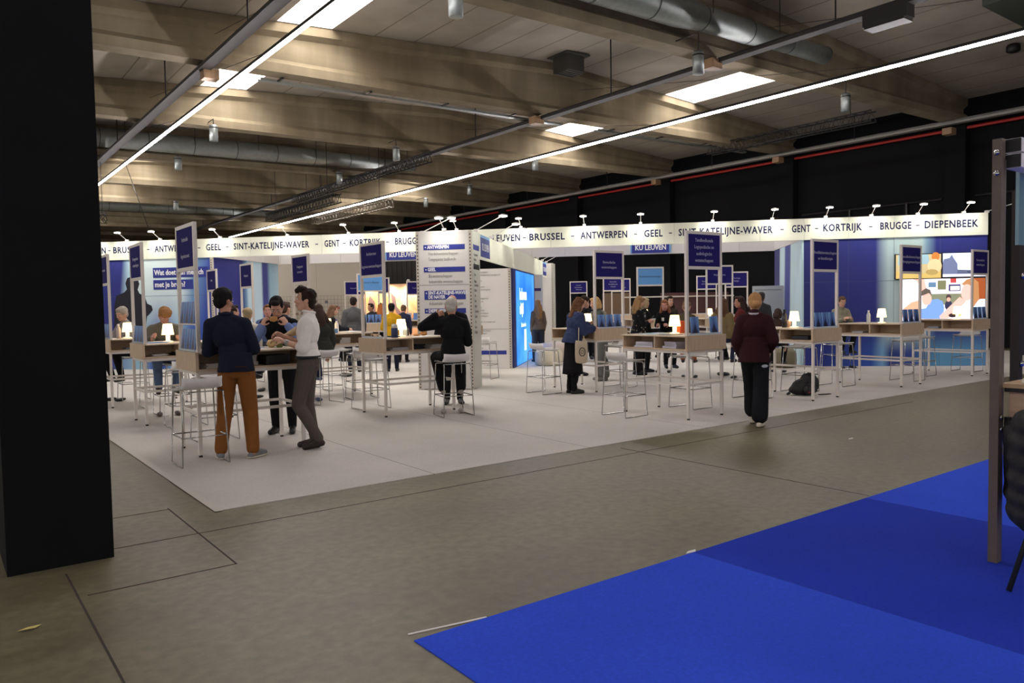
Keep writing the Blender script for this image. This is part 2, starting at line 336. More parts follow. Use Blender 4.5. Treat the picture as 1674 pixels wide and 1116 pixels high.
for i, y in enumerate(BEAMS):
    b = MB(); b.bx(XW-.35, XW+.02, y-.3, y+.3, 0, beam_z(XW)+.0); b.obj('wall_column', M_BLACKW, kind='structure', label='%s black column against the right wall counted from the camera' % ORD[i])
b = MB(); b.bx(.316, .90, 5.52, 6.10, 0, roof_z(.6)); b.obj('wall_column', M_PILLAR, kind='structure', label='massive black painted square pillar filling the left edge')
# red sprinkler pipe and thin black rails on the right wall
for j in range(len(BEAMS)-1):
    b = MB(); b.tube([(XW-.25, BEAMS[j]+.31, 6.86), (XW-.25, BEAMS[j+1]-.31, 6.86)], .05); b.obj('sprinkler_pipe', M_RED, label='red pipe on the black wall, %s length from the camera' % ORD[j], cat='pipe', group='red pipe lengths between wall columns')
    b = MB(); b.tube([(XW-.08, BEAMS[j]+.5, 4.75), (XW-.08, BEAMS[j+1]-.5, 4.75)], .03)
    for q in (1.6, 3.6): b.bx(XW-.1, XW+.0, BEAMS[j]+q, BEAMS[j]+q+.06, 4.35, 4.75)
    b.obj('wall_rail', M_DKSTEEL, label='thin dark rail on the black wall, %s length from the camera' % ORD[j], cat='rail', group='dark wall rails')
# LED lines; the one left of the pillar is added, unseen, for fill light
for x, lab in ((5.1, 'long white LED light line hanging on the left'), (15.45, 'long white LED light line crossing the middle of the hall'), (-5.2, 'added white LED fill light line left of the pillar, unseen from the camera')):
    t = thing('led_light_line', lab, 'light', (x, 0, 6.2))
    b = MB(); b.bx(-.024, .024, -17, 50, .0, .06); b.obj('housing', M_DKSTEEL, t)
    b = MB(); b.bx(-.018, .018, -17, 50, -.052, -.001); b.obj('diffuser', M_LED, t)
    for k in range(11): b = MB(); b.tube([(0, -12.9+6*k+3, .055), (0, -.9+6*k+3, roof_z(x)-6.21)], .006, 5); b.obj('suspension_wire', M_DKSTEEL, t)
# cable trays
def tray(x, z, lab, y0=-17, y1=55, cable=M_CABLE, rod=True, rail=None):
    t = thing('cable_tray', lab, 'cable tray', (x, 0, z))
    b = MB(); b.bx(.09, .12, y0, y1, 0, .16); b.bx(-.12, -.10, y0, y1, 0, .07); b.bx(-.10, .09, y0, y1, 0, .012); b.bx(.05, .12, y0, y1, .15, .16); b.obj('channel', rail or mat('dark_tray', (36, 32, 30), .75), t)
    b = MB()
    for k, (dx, dz, r_) in enumerate(((-.07, .035, .022), (-.015, .04, .026), (.045, .035, .022), (-.04, .08, .022))): b.tube([(dx+.012*math.sin(q*1.7+k), q, dz+.006*math.sin(q*.9+2*k)+.006) for q in range(int(y0)+1, int(y1), 3)], r_, 6)
    b.obj('cable', cable, t)
    if rod:
        for yb in BEAMS[:-2]:
            b = MB(); b.tube([(0, yb+3, .05), (0, yb+3, roof_z(x)-z)], .018, 6); b.obj('hanger', M_DKSTEEL, t)
    return t
tray(4.82, 6.60, 'black cable tray with reddish cables above the left LED line'); tray(13.9, 6.72, 'black cable tray under the beams in the middle of the hall', cable=M_BLACK); tray(25.4, 6.9, 'grey cable tray running along the top of the right wall', cable=M_STEEL, rail=mat('pale_tray_steel', (140, 136, 130), .5, .2))
for x, y, z, lab in ((4.95, 16.95, 6.55, 'small wooden box at the left cable tray under a beam'), (13.75, 16.9, 6.72, 'small wooden box on the middle cable tray, farther beam'), (13.75, 10.85, 6.72, 'small wooden box on the middle cable tray, nearer beam'), (25.3, 17.0, 6.78, 'small wooden box at the wall cable tray, farther beam'), (25.3, 11.0, 6.7, 'small wooden box at the wall cable tray, nearer beam'), (25.3, 23.0, 6.78, 'small wooden box at the wall cable tray, third beam back')):
    b = MB(); b.bx(-.16, .16, -.14, .14, 0, .2, .01); o = b.obj('junction_box', M_WOODB, label=lab, cat='box', loc=(x, y, z-.12))
# ventilation ducts beside the beams
for yb, x0, x1, lab in ((11.1, -13, 17.5, 'round galvanised air duct beside the nearest visible beam'), (29.1, -13, 16.5, 'round galvanised air duct beside the fourth visible beam'), (47.1, -13, 17, 'round galvanised air duct far back under the roof')):
    t = thing('air_duct', lab, 'duct', (0, yb-.62, 7.33))
    n = 40; pts = [(x0+(x1-x0)*k/n, 0, .012*(x0+(x1-x0)*k/n)-.08) for k in range(n+1)]
    rad = [.31 if p[0] < 12.5 else .25 if p[0] < 15 else .2 for p in pts]; b = MB(); b.tube(pts, rad, 20); b.obj('pipe', M_STEEL, t, True)
    for k in range(0, n+1, 2):
        p = pts[k]; b = MB(); b.tube([(p[0]-.015, 0, p[2]), (p[0]+.015, 0, p[2])], rad[k]+.008, 20); b.obj('collar', M_DKGALV, t)
    for k in range(1, n, 3): b = MB(); b.tube([(pts[k][0], -.31, pts[k][2]), (pts[k][0], -.31, roof_z(pts[k][0])-7.34)], .01, 5); b.obj('hanger', M_DKSTEEL, t)
# cylinder downlights
LAMPS = [(6.79, 10.3, 6.1), (12.61, 10.3, 6.17), (18.67, 10.6, 6.3), (6.59, 22.4, 6.3), (7.1, 28.3, 6.43), (13.05, 28.3, 6.44), (12.34, 22.4, 6.34), (19.19, 28.3, 6.45), (18.13, 22.4, 6.53), (9.9, 40.2, 6.5), (20.3, 33.9, 6.6)]
for i, (x, y, z) in enumerate(LAMPS):
    t = thing('cylinder_downlight', '', 'lamp', (x, y, z), 0, 'grey cylinder lamps under the roof')
    t['label'] = ['grey cylinder lamp at the top edge above the middle', 'large grey cylinder lamp above the middle cable tray', 'grey cylinder lamp right of the middle LED line', 'grey cylinder lamp under the third beam at left', 'grey cylinder lamp below the long round duct at left', 'grey cylinder lamp beside the black truss left of middle', 'grey cylinder lamp where the middle cable tray meets the third beam', 'grey cylinder lamp below the middle LED line at centre', 'small grey cylinder lamp under the third beam right of centre', 'small grey cylinder lamp far back at left', 'small grey cylinder lamp above the right header letters'][i]
    b = MB(); b.lathe([(.1, 0), (.115, .01), (.115, .42), (.1, .45)], seg=18); b.obj('body', M_STEEL, t, True)
    b = MB(); b.lathe([(.118, .36), (.118, .39)], seg=18); b.obj('ring', M_DKSTEEL, t)
    yb = min(BEAMS, key=lambda q: abs(q-y)); zz = beam_z(x)+.1-z; b = MB(); b.tube([(0, 0, .44), (0, 0, zz), (0, yb-y-(.12 if yb > y else -.12), zz)], .014, 6); b.obj('bracket', M_DKSTEEL, t)
# perforated strips under the beams
for yb, x0, x1, lab in ((17.1, 6.2, 15.2, 'long perforated grey strip along the underside of the second visible beam, left half'), (17.1, 16.6, 24.0, 'long perforated grey strip along the underside of the second visible beam, right half')):
    t = thing('perforated_strip', lab, 'cable tray', (0, yb+.42, 6.70))
    b = MB(); b.extr([(-.09, 0), (.09, 0), (.09, .05), (.085, .05), (.085, .006), (-.085, .006), (-.085, .05), (-.09, .05)], x0, x1, 0); me = b.mesh('tray', M_STEEL)
    for v in me.vertices: v.co.z += .012*v.co.x-.02
    link('tray', me, t); x = x0+.4
    while x < x1: b = MB(); b.box((x, -.14, .012*x+.0), (.05, .5, .03)); b.obj('bracket', M_DKSTEEL, t); x += 2.2
# small things under the roof
b = MB(); b.bx(-.3, .3, -.3, .3, .0, .42); b.bx(-.42, .42, -.42, .42, .42, .46)
for k in range(4): b.bx(-.31, .31, -.24+.13*k, -.18+.13*k, -.03, 0)
b.obj('air_vent', mat('dark_grey_vent', (62, 62, 58), .6), label='square dark grey air vent box hanging below the white roof slabs', cat='vent', loc=(14.35, 16.2, 7.93))
for x, y, lab in ((20.6, 12.9, 'small dark round smoke detector under the roof near the long black truss'), (22.4, 8.2, 'dark round smoke detector under the roof at the right edge')):
    b = MB(); b.lathe([(.1, 0), (.16, .03), (.16, .16), (.13, .2)]); b.obj('smoke_detector', M_DKSTEEL, None, True, label=lab, cat='detector', loc=(x, y, roof_z(x)-.2))
b = MB(); b.bx(-.14, .14, -.4, .4, 0, .26); b.bx(-.16, .16, -.36, .36, -.05, 0); b.obj('control_box', M_DKSTEEL, label='grey metal box hooked on the middle cable tray near the top right', cat='box', loc=(13.9, 7.1, 6.5))
b = MB(); b.bx(-1.2, 1.2, -.35, .35, 0, .45); b.bx(-1.25, 1.25, -.4, .4, .35, .4); b.obj('ceiling_heater', mat('green_grey_metal', (46, 52, 46), .6), label='dark green grey heater unit in the top right corner', cat='heater', loc=(18.6, 6.6, 7.5))
def truss(x, y0, y1, z, h, lab, m):
    t = thing('lighting_truss', lab, 'truss', (x, y0, z)); L_ = y1-y0
    for dx, dz in ((-h/2, 0), (h/2, 0), (-h/2, h), (h/2, h)): b = MB(); b.tube([(dx, 0, dz), (dx, L_, dz)], .024, 6); b.obj('chord', m, t)
    b = MB(); n = int(L_/h)
    for k in range(n):
        ya, yb = L_*k/n, L_*(k+1)/n
        for dx in (-h/2, h/2): b.tube([(dx, ya, 0), (dx, (ya+yb)/2, h), (dx, yb, 0)], .012, 5)
        b.tube([(-h/2, ya, h), (h/2, (ya+yb)/2, h), (-h/2, yb, h)], .012, 5); b.tube([(-h/2, ya, 0), (h/2, (ya+yb)/2, 0)], .012, 5)
    b.obj('lattice', m, t)
    for q in (.12, .88): b = MB(); b.tube([(0, L_*q, h), (0, L_*q, roof_z(x)-z)], .012, 5); b.obj('hanger', M_DKSTEEL, t)
    return t
truss(22.5, 11.9, 17.9, 6.82, .3, 'long black truss hanging below the white slabs near the right wall', M_BLACK)
truss(13.55, 22.4, 34.2, 6.42, .26, 'long black truss hanging right under the middle cable tray', M_BLACK)
truss(11.8, 25.8, 32.7, 5.35, .3, 'shorter black truss left of the middle LED line', M_BLACK)
truss(14.4, 26.7, 34.0, 5.45, .3, 'pale aluminium truss just under the middle LED line', mat('pale_aluminium', (150, 140, 126), .4, .4))
b = MB(); b.tube([(4.82+.12*math.cos(k*.9), 29.05+.08*math.sin(k*1.3), 4.75+.2*math.sin(k*.7)) for k in range(24)], .012, 5); b.tube([(4.82, 29.05, 4.95), (4.82, 29.05, 6.6)], .01, 5); b.obj('cable_coil', M_BLACK, label='small black coil of cable hanging beside the pillar at left', cat='cable')
b = MB(); b.tube([(5.6, 29.7, 7.1), (5.6, 25.9, 4.0)], .012, 5); b.obj('steel_cable', M_DKSTEEL, label='thin slanting steel cable in front of the far left beams', cat='cable')

# ------------------------------------------------------------------ the exhibition stand: header ring, wings, kiosk row
A0 = Vector((19.35, 7.56, 0)); SW = Vector((-.691, .723, 0)); SK = Vector((.723, .691, 0)); ANG = math.atan2(.723, -.691)
def sp(u, v, z=0): return A0 + SW*u + SK*v + Vector((0, 0, z))       # stand coordinates: u along the header (from its right end), v behind it
# children are built in local axes: x = along u, y = towards the visitors, z up; letters read along -x
def stand_thing(name, label, cat, u, v, z=0, group=None): return thing(name, label, cat, sp(u, v, z), ANG, group)
def post(mb, x, y, z0, z1, s=.06, face=(0, 1), mi=1, front=True):
    mb.mi = 0; mb.bx(x-s/2, x+s/2, y-s/2, y+s/2, z0, z1); mb.mi = mi; z = z0+.04
    while z < z1-.03:
        if front: mb.box((x, y+s/2+.001, z), (.022, .002, .024))
        z += .064
    mb.mi = 0
CITY = [('LEUVEN', 11.48, 10.78), ('BRUSSEL', 10.55, 9.66), ('ANTWERPEN', 9.26, 8.13), ('GEEL', 7.72, 7.28), ('SINT-KATELIJNE-WAVER', 6.9, 4.72), ('GENT', 4.28, 3.86), ('KORTRIJK', 3.58, 2.72), ('BRUGGE', 2.32, 1.64), ('DIEPENBEEK', 1.36, .22)]
hd = stand_thing('header_sign', 'long cream header board with city names in dark capitals, in front over the stand', 'sign', 0, 0)
for k in range(24):
    b = MB(); b.bx(k+.003, k+.997, -.03, .03, 3.0, 3.5); b.obj('panel', M_PANEL, hd)
# left half repeats the same list
lu = lambda u: 11.77 + u*.972
for off in (0, 1):
    prev = None
    for s_, ua, ub in CITY:
        if off: ua, ub = lu(ua), lu(ub)
        me = text_mesh(s_, .235, .8, 'LEFT', spacing=1.12); wd = max(v.co.x for v in me.vertices); bpy.data.meshes.remove(me)
        text(s_, .235, M_INK, hd, (ua, .0325, 3.26), (-1, 0, 0), .8*(ua-ub)/wd, align='LEFT', spacing=1.12, bold=.006)
        if prev is not None: b = MB(); mid = (prev+ua)/2; b.bx(mid-.038, mid+.038, .03, .033, 3.25, 3.272); b.obj('lettering', M_INK, hd)
        prev = ub
hb = stand_thing('header_sign', 'plain white back header board seen under the front one', 'sign', 0, 3.8)
for k in range(4, 20): b = MB(); b.bx(k+.003, k+.997, -.03, .03, 3.0, 3.5); b.obj('panel', M_PANEL2, hb)
for k, (u, lab) in enumerate(((4.02, 'plain white side header board above the printed side wall at right'), (19.08, 'plain white side header board above the dark blue printed side wall at left'))):
    t = thing('header_sign', lab, 'sign', sp(u, 0), ANG-PI/2)
    for q in range(4): b = MB(); b.bx(.04+q*.93, .04+(q+1)*.93-.005, -.03, .03, 3.003, 3.5); b.obj('panel', M_PANEL2, t)
for k, u in enumerate((14.95, 7.5)):
    t = stand_thing('logo_sign', ['blue sign with white capitals hanging on the back header left of the kiosk', 'blue sign with white capitals hanging on the back header right of the kiosk'][k], 'sign', u, 3.72, 3.03)
    b = MB(); b.bx(-.58, .58, -.01, .02, -.0, .36); b.obj('board', mat('sign_border_blue', (120, 175, 222), .5), t)
    b = MB(); b.bx(-.53, .54, .021, .026, .0, .30); b.obj('field', M_KBLUE, t)
    text('KU LEUVEN', .2, M_TXT, t, (0, .028, .15), (-1, 0, 0), .86, bold=.006)
NV = (36, 44, 130); LB = (166, 196, 204); DB = (30, 40, 110); MBL = (86, 140, 188)
# right wing
P_RF = m_print('print_right_front', [(0, NV), (.27, NV), (.325, (130, 165, 190)), (.35, (184, 208, 208)), (.53, (184, 208, 210)), (.60, NV), (1, DB)], 4.0,
    [(0, MBL), (.25, (90, 150, 190)), (.4, (36, 64, 140)), (.52, (30, 52, 130)), (.56, (120, 170, 210)), (.62, (40, 80, 170)), (1, NV)], (.25, .95), rough=.7)
t = stand_thing('display_wall', 'blue printed stand wall with a pale vertical band behind the screens', 'stand wall', 0, 0)
b = MB(); b.bx(0, 4.0, -.04, .0, .008, 3.0); b.obj('print_graphic', P_RF, t)
b = MB()
for k in range(1, 4): b.bx(k-.003, k+.003, .0, .002, .008, 3.0)
b.bx(0, 4, .0, .002, 1.995, 2.004); b.obj('panel_joint', mat('joint_line', (70, 84, 120), .7), t)  # blue-grey seam lines between the wall panels
P_RR = m_print('print_right_return', [(0, (180, 210, 220)), (.22, (200, 224, 228)), (.40, (200, 224, 228)), (.44, (74, 84, 150)), (.60, (74, 84, 150)), (.65, (198, 222, 226)), (.80, (192, 216, 222)), (.84, (64, 66, 118)), (1, (58, 60, 110))], 3.7, wave=.06, rough=.7)
t = thing('display_wall', 'blue and pale printed side wall standing at right angles left of the big blue wall', 'stand wall', sp(4.0, 0), ANG-PI/2)
b = MB(); b.bx(0, 3.7, 0, .04, .008, 3.0); b.obj('print_graphic', P_RR, t)
b = MB(); b.bx(0, 3.7, -.002, .0, 1.995, 2.004); b.bx(1.85, 1.856, -.002, 0, .008, 3); b.obj('panel_joint', mat('joint_line', (70, 84, 120), .7), t)
b = MB(); b.bx(.45, 1.55, -.006, -.001, 2.28, 2.52); b.obj('title_strip', M_KBLUE, t); text('kennis is goud', .17, M_TXT, t, (1.0, -.008, 2.4), (-1, 0, 0), .9)
# left wing
P_LF = m_print('print_left_front', [(0, (36, 54, 160)), (.075, (36, 54, 160)), (.19, (120, 160, 200)), (.26, (222, 240, 244)), (.56, (220, 239, 243)), (.63, (180, 212, 232)), (.68, NV), (1, NV)], 4.4,
    [(0, (36, 60, 150)), (.18, (44, 80, 170)), (.28, (120, 170, 210)), (.34, (46, 80, 170)), (.42, (46, 80, 170)), (.5, (150, 190, 210)), (.62, (120, 150, 190)), (.7, NV), (1, NV)], (.6, 2.4), wave=.12, rough=.7)
t = stand_thing('display_wall', 'pale blue printed stand wall at left with a large dark figure and white question', 'stand wall', 19.15, 0)
b = MB(); b.bx(0, 4.4, -.04, 0, .008, 3.0); b.obj('print_graphic', P_LF, t)
b = MB()
for k in range(1, 5): b.bx(k-.003, k+.003, 0, .002, .008, 3.0)
b.bx(0, 4.4, 0, .002, 1.995, 2.004); b.obj('panel_joint', mat('joint_line', (70, 84, 120), .7), t)
b = MB(); b.bx(.1, 1.72, .002, .006, 2.49, 2.76); b.bx(.55, 1.72, .002, .006, 2.17, 2.43); b.obj('title_strip', M_KBLUE, t)
text('Wat doet een mensch', .2, M_TXT, t, (1.68, .008, 2.625), (-1, 0, 0), .80, align='LEFT', bold=.006); text('met je brein?', .2, M_TXT, t, (1.68, .008, 2.30), (-1, 0, 0), .86, align='LEFT', bold=.006)
fig = [(2.95, 1.2), (2.92, 1.75), (2.85, 2.02), (2.6, 2.12), (2.52, 2.2), (2.56, 2.36), (2.5, 2.5), (2.36, 2.55), (2.2, 2.5), (2.14, 2.34), (2.2, 2.18), (2.15, 2.08), (2.0, 2.0), (1.93, 1.8), (1.8, 1.74), (1.77, 1.62), (1.86, 1.52), (1.95, 1.45), (1.98, 1.25), (2.1, 1.12), (2.25, .98), (2.6, .92), (2.9, 1.0)]
b = MB(); b.poly([(x, .004, z) for x, z in fig]); b.obj('printed_figure', mat('printed_black', (24, 24, 38), .7), t)
P_LR = m_print('print_left_return', [(0, NV), (.40, NV), (.46, (120, 160, 200)), (.49, (196, 222, 238)), (.70, (196, 222, 238)), (.73, (58, 66, 140)), (.80, (58, 66, 140)), (.85, (150, 186, 206)), (1, (170, 200, 214))], 3.8, rough=.7)
t = thing('display_wall', 'dark blue and pale blue printed side wall right of the pale wall, asking about supporters', 'stand wall', sp(19.1, 0), ANG-PI/2)
b = MB(); b.bx(0, 3.8, 0, .04, .008, 3.0); b.obj('print_graphic', P_LR, t)
b = MB(); b.bx(0, 3.8, .04, .042, 1.995, 2.004); b.obj('panel_joint', mat('joint_line', (70, 84, 120), .7), t)
b = MB(); b.bx(2.3, 3.25, .041, .045, 2.5, 2.74); b.bx(2.3, 3.25, .041, .045, 2.18, 2.42); b.obj('title_strip', M_KBLUE, t)
text('Is supporteren', .2, M_TXT, t, (2.33, .047, 2.62), (1, 0, 0), .62, align='LEFT', bold=.005); text('ook een sport?', .2, M_TXT, t, (2.33, .047, 2.3), (1, 0, 0), .62, align='LEFT', bold=.005)
b = MB(); post(b, 19.12, .03, .008, 3.0, .07); b.obj('wall_post', [M_ALU, M_BLACK], label='perforated grey corner post where the two left printed walls meet', cat='post', loc=sp(0, 0), rz=ANG)
# screens on the right wing
SCR = lambda n, c, e=1.0: mat('screen_'+n, c, .4, emit=e)
def screen(label, u0, u1, z0, z1):
    t = stand_thing('television', label, 'screen', u0, -.0, z0); W, Hh = u1-u0, z1-z0
    b = MB(); b.bx(-.02, W+.02, .005, .05, -.02, Hh+.02); b.obj('case', M_BLACK, t); return t, W, Hh
def pic(t, W, Hh, name, col, pts, d, e=1.0):      # a flat area of the shown image; pts in 0..1 from the left, bottom
    b = MB(); b.poly([(W*(1-x), .0505+d*.0006, Hh*y) for x, y in pts]); b.obj(name, SCR(name+str(col), col, e), t)
def blob(cx, cy, rx, ry, n=14, rot=0): return [(cx+rx*math.cos(2*PI*k/n)*math.cos(rot)-ry*math.sin(2*PI*k/n)*math.sin(rot), cy+rx*math.cos(2*PI*k/n)*math.sin(rot)+ry*math.sin(2*PI*k/n)*math.cos(rot)) for k in range(n)]
FULL = [(0, 0), (1, 0), (1, 1), (0, 1)]
t, W, Hh = screen('large lower screen showing two students leaning on a desk', .06, 1.86, 1.06, 2.02)
for i, (nm, col, pts) in enumerate([('image', (232, 228, 240), FULL), ('image', (246, 240, 250), [(0, 0), (.2, 0), (.2, 1), (0, 1)]), ('image', (214, 160, 130), [(0, .1), (.03, .3), (.13, .45), (.22, .5), (.22, .15), (.1, .05)]), ('image', (226, 170, 156), [(.15, 1), (.28, 1), (.33, .62), (.22, .7), (.21, .9)]), ('image', (118, 122, 98), [(.33, .38), (.75, .38), (.75, .64), (.33, .64)]),
        ('image', (236, 232, 244), [(.33, .68), (.75, .68), (.75, 1), (.33, 1)]), ('image', (90, 120, 150), [(.33, .8), (.42, .8), (.42, .92), (.33, .92)]), ('image', (110, 112, 80), [(.44, .74), (.54, .74), (.54, .96), (.44, .96)]), ('image', (176, 60, 56), [(.59, .9), (.66, .9), (.66, 1), (.59, 1)]), ('image', (60, 56, 100), [(.57, .7), (.71, .7), (.71, .86), (.57, .86)]), ('image', (230, 220, 214), [(.59, .72), (.70, .72), (.70, .82), (.59, .82)]),
        ('image', (110, 146, 214), [(.22, .0), (.5, .0), (.52, .3), (.5, .46), (.44, .52), (.36, .5), (.30, .3), (.22, .28)]), ('image', (230, 172, 156), blob(.31, .52, .06, .15)), ('image', (84, 74, 66), [(.245, .6), (.25, .72), (.3, .78), (.35, .74), (.37, .62), (.33, .66), (.28, .62)]),
        ('image', (70, 50, 56), blob(.57, .56, .03, .06)), ('image', (40, 44, 70), blob(.57, .36, .045, .12)), ('image', (220, 160, 140), blob(.57, .5, .022, .055)),
        ('image', (146, 70, 30), [(.9, .0), (1, .0), (1, 1), (.86, 1), (.84, .6)]), ('image', (214, 226, 246), [(.8, .0), (1, .0), (1, .5), (.94, .5), (.86, .4), (.8, .2)]), ('image', (172, 120, 76), [(.72, .86), (.78, .97), (.86, 1), (.92, .9), (.93, .5), (.86, .3), (.83, .5), (.85, .75), (.78, .8)]), ('image', (236, 176, 166), blob(.785, .66, .07, .2, 16)), ('image', (236, 176, 164), [(.46, .1), (.7, .56), (.78, .45), (.62, .14), (.55, .02), (.48, .02)]), ('image', (232, 190, 110), blob(.69, .2, .04, .12)), ('image', (50, 34, 36), blob(.62, .12, .05, .05)), ('image', (224, 218, 232), [(0, 0), (1, 0), (1, .05), (0, .05)])]):
    pic(t, W, Hh, nm, col, pts, i, .75)
t, W, Hh = screen('left upper screen showing a warm blurred beach picture', 1.0, 1.97, 2.04, 2.59)
for i, (col, pts) in enumerate([((196, 178, 130), FULL), ((150, 180, 190), [(.05, .55), (.75, .6), (.72, 1), (.05, 1)]), ((206, 178, 104), [(0, 0), (1, 0), (1, .3), (.6, .2), (0, .32)]), ((196, 120, 50), blob(.88, .9, .09, .18)), ((226, 196, 150), blob(.86, .5, .16, .3)), ((176, 150, 90), blob(.8, .25, .14, .12))]): pic(t, W, Hh, 'beach_image', col, pts, i, .5)
t, W, Hh = screen('right upper screen showing a pale city street', .02, .96, 2.06, 2.60)
for i, (col, pts) in enumerate([((206, 216, 244), FULL), ((96, 104, 136), [(0, .1), (.34, .1), (.33, .55), (.24, .8), (.2, .95), (.15, .8), (.02, .75), (0, .6)]), ((120, 146, 186), [(.66, .2), (1, .2), (1, .8), (.7, .76)]), ((150, 154, 176), [(.8, .1), (1, .1), (1, .85), (.9, .7)]), ((80, 86, 112), [(.33, .1), (.66, .1), (.66, .26), (.33, .3)]), ((222, 226, 244), [(0, 0), (1, 0), (1, .1), (0, .12)]), ((60, 64, 90), blob(.62, .2, .07, .07))]): pic(t, W, Hh, 'street_image', col, pts, i, .75)

# kiosk row
KU, KV = 10.95, -5.0     # front right corner of the kiosk in stand coordinates
t = stand_thing('kiosk', 'white free-standing kiosk tower listing campuses and studies on blue bars', 'kiosk', KU, KV)
b = MB(); b.bx(.06, 1.02, -.78, -.0, .02, 3.0); b.obj('panel', M_PANEL2, t)
for x in (.03, 1.05): b = MB(); post(b, x, -.03, .008, 3.0, .06); b.obj('post', [M_ALU, M_BLACK], t)
b = MB(); b.bx(.0, .03, -.75, -.06, .008, 3.0); b.obj('side_panel', mat('grey_green_panel', (198, 200, 190), .5), t)
b = MB(); b.bx(.06, 1.02, .0, .002, 1.985, 1.995); b.obj('panel_joint', M_GTXT, t)
for z, s_, sub in ((2.70, 'ANTWERPEN', ['Handelswetenschappen', 'Toegepaste taalkunde']), (2.28, 'GEEL', ['Biowetenschappen', 'Industriële wetenschappen']), (1.80, 'SINT-KATELIJNE-WAVER -\nDE NAYER', ['Industriële wetenschappen']), (1.50, 'DIEPENBEEK', ['Industriële wetenschappen'])):
    h = .17 if '\n' in s_ else .095; zc = z
    b = MB(); b.bx(.13, .93, .001, .005, zc-h/2, zc+h/2); b.obj('title_bar', M_KBLUE, t)
    b = MB(); b.box((.89, .006, zc+(h/2-.047)), (.022, .002, .022), Euler((0, PI/4, 0)).to_matrix()); b.obj('bullet', M_TXT, t)
    text(s_, .088, M_TXT, t, (.855, .007, zc), (-1, 0, 0), .80, align='LEFT', bold=.003, line=.9)
    for k, q in enumerate(sub): text(q, .085, M_GTXT, t, (.84, .003, zc-h/2-.075-.105*k), (-1, 0, 0), .72, align='LEFT')
for z, l in ((2.70, .6), (2.33, .6)):
    b = MB(); b.bx(-.003, .0, -.68, -.14, z-.05, z+.05); b.obj('side_bar', M_KBLUE if z > 2.5 else M_DKSTEEL, t)
for k, z in enumerate((2.56, 2.47, 2.38, 2.18, 2.05, 1.98, 1.88, 1.78, 1.68, 1.58, 1.48, 1.38, 1.28, 1.18, 1.08)):
    text(['Geneeskunde', 'Rechten', 'Taal', 'Kunst', 'Biologie'][k % 5], .08, M_GTXT, t, (-.003, -.18, z), (0, -1, 0), .8, align='LEFT')
# fascia board along the kiosk row (2.5-3.0 m), text wall, light wall, far kiosk; local x = depth behind the kiosk
t = thing('fascia_board', 'long white fascia board leading back from the kiosk with a small blue sign', 'sign', sp(KU, KV), ANG-PI/2)
for k in range(11): b = MB(); b.bx(.78+k*1.04, .78+(k+1)*1.04-.006, .0, .04, 2.505, 3.0); b.obj('panel', M_PANEL, t)
for x0 in (.84, 11.1):
    b = MB(); b.bx(x0, x0+.95, -.006, .0, 2.56, 2.94); b.obj('logo_field', M_KBLUE, t); text('KU LEUVEN', .2, M_TXT, t, (x0+.475, -.008, 2.75), (1, 0, 0), .68, bold=.004)
    b = MB(); b.bx(x0, x0+.95, -.006, .0, 2.94, 2.99); b.obj('logo_border', mat('sign_border_blue', (120, 175, 222), .5), t)
t = stand_thing('information_wall', 'white information wall with rows of small grey text behind the kiosk', 'stand wall', KU+.04, KV+4.75)
b = MB(); b.bx(0, 2.1, -.04, .0, .01, 2.5); b.obj('panel', M_PANEL2, t); b = MB(); post(b, .03, .03, .008, 2.5, .06); b.obj('post', [M_ALU, M_BLACK], t)
words = ['Bio-ingenieurswetenschappen', 'Toegepaste taalkunde', 'Criminologische wetenschappen', 'Geschiedenis', 'Taal- en regiostudies', 'Economische wetenschappen', 'Wijsbegeerte', 'Wiskunde', 'Fysica en sterrenkunde', 'Chemie', 'Godgeleerdheid', 'Rechten', 'Psychologie', 'Handelsingenieur']
for k in range(24):
    z = 2.42-.073*k
    if z < .75 and k % 2: continue
    text(words[(k*5) % 14]+(' en management' if k % 4 == 1 else ''), .06, M_GTXT, t, (1.15, .003, z), (-1, 0, 0), .8, align='LEFT')
for k in range(4): text(words[k], .06, M_GTXT, t, (1.15, .003, .62-.1*k if k != 2 else .2), (-1, 0, 0), .8, align='LEFT')
b = MB(); b.bx(.14, 1.2, .001, .004, .36, .46); b.obj('title_bar', M_KBLUE, t); text('KORTRIJK', .08, M_TXT, t, (1.15, .006, .41), (-1, 0, 0), .85, align='LEFT', bold=.003)
b = MB(); b.bx(0, 2.1, 0, .002, .99, 1.0); b.obj('panel_joint', M_GTXT, t)
t = thing('light_wall', 'glowing bright blue light wall with white words on the side of the kiosk row', 'light wall', sp(KU, KV+4.82), ANG-PI/2)
b = MB(); b.bx(0, 4.1, .0, .3, .008, 2.495); b.obj('frame', mat('dark_blue_frame', (40, 44, 104), .5), t)
mg, nt, bb = nodes('blue_light_face'); tc = N(nt, 'ShaderNodeTexCoord'); sx = N(nt, 'ShaderNodeSeparateXYZ'); nt.links.new(tc.outputs['Object'], sx.inputs[0])
nz = N(nt, 'ShaderNodeTexNoise'); nz.inputs['Scale'].default_value = .8; nt.links.new(tc.outputs['Object'], nz.inputs['Vector'])
rr = ramp(nt, [(.3, (20, 106, 226)), (.7, (74, 156, 246))], nz.outputs['Fac']); nt.links.new(rr.outputs[0], bb.inputs['Emission Color']); bb.inputs['Emission Strength'].default_value = 1.0; bb.inputs['Base Color'].default_value = (0, 0, 0, 1)
b = MB(); b.bx(.45, 3.85, -.012, .0, .03, 2.46); b.obj('light_face', mg, t)
MW = mat('lit_white_letters', (225, 240, 255), .5, emit=1.1)
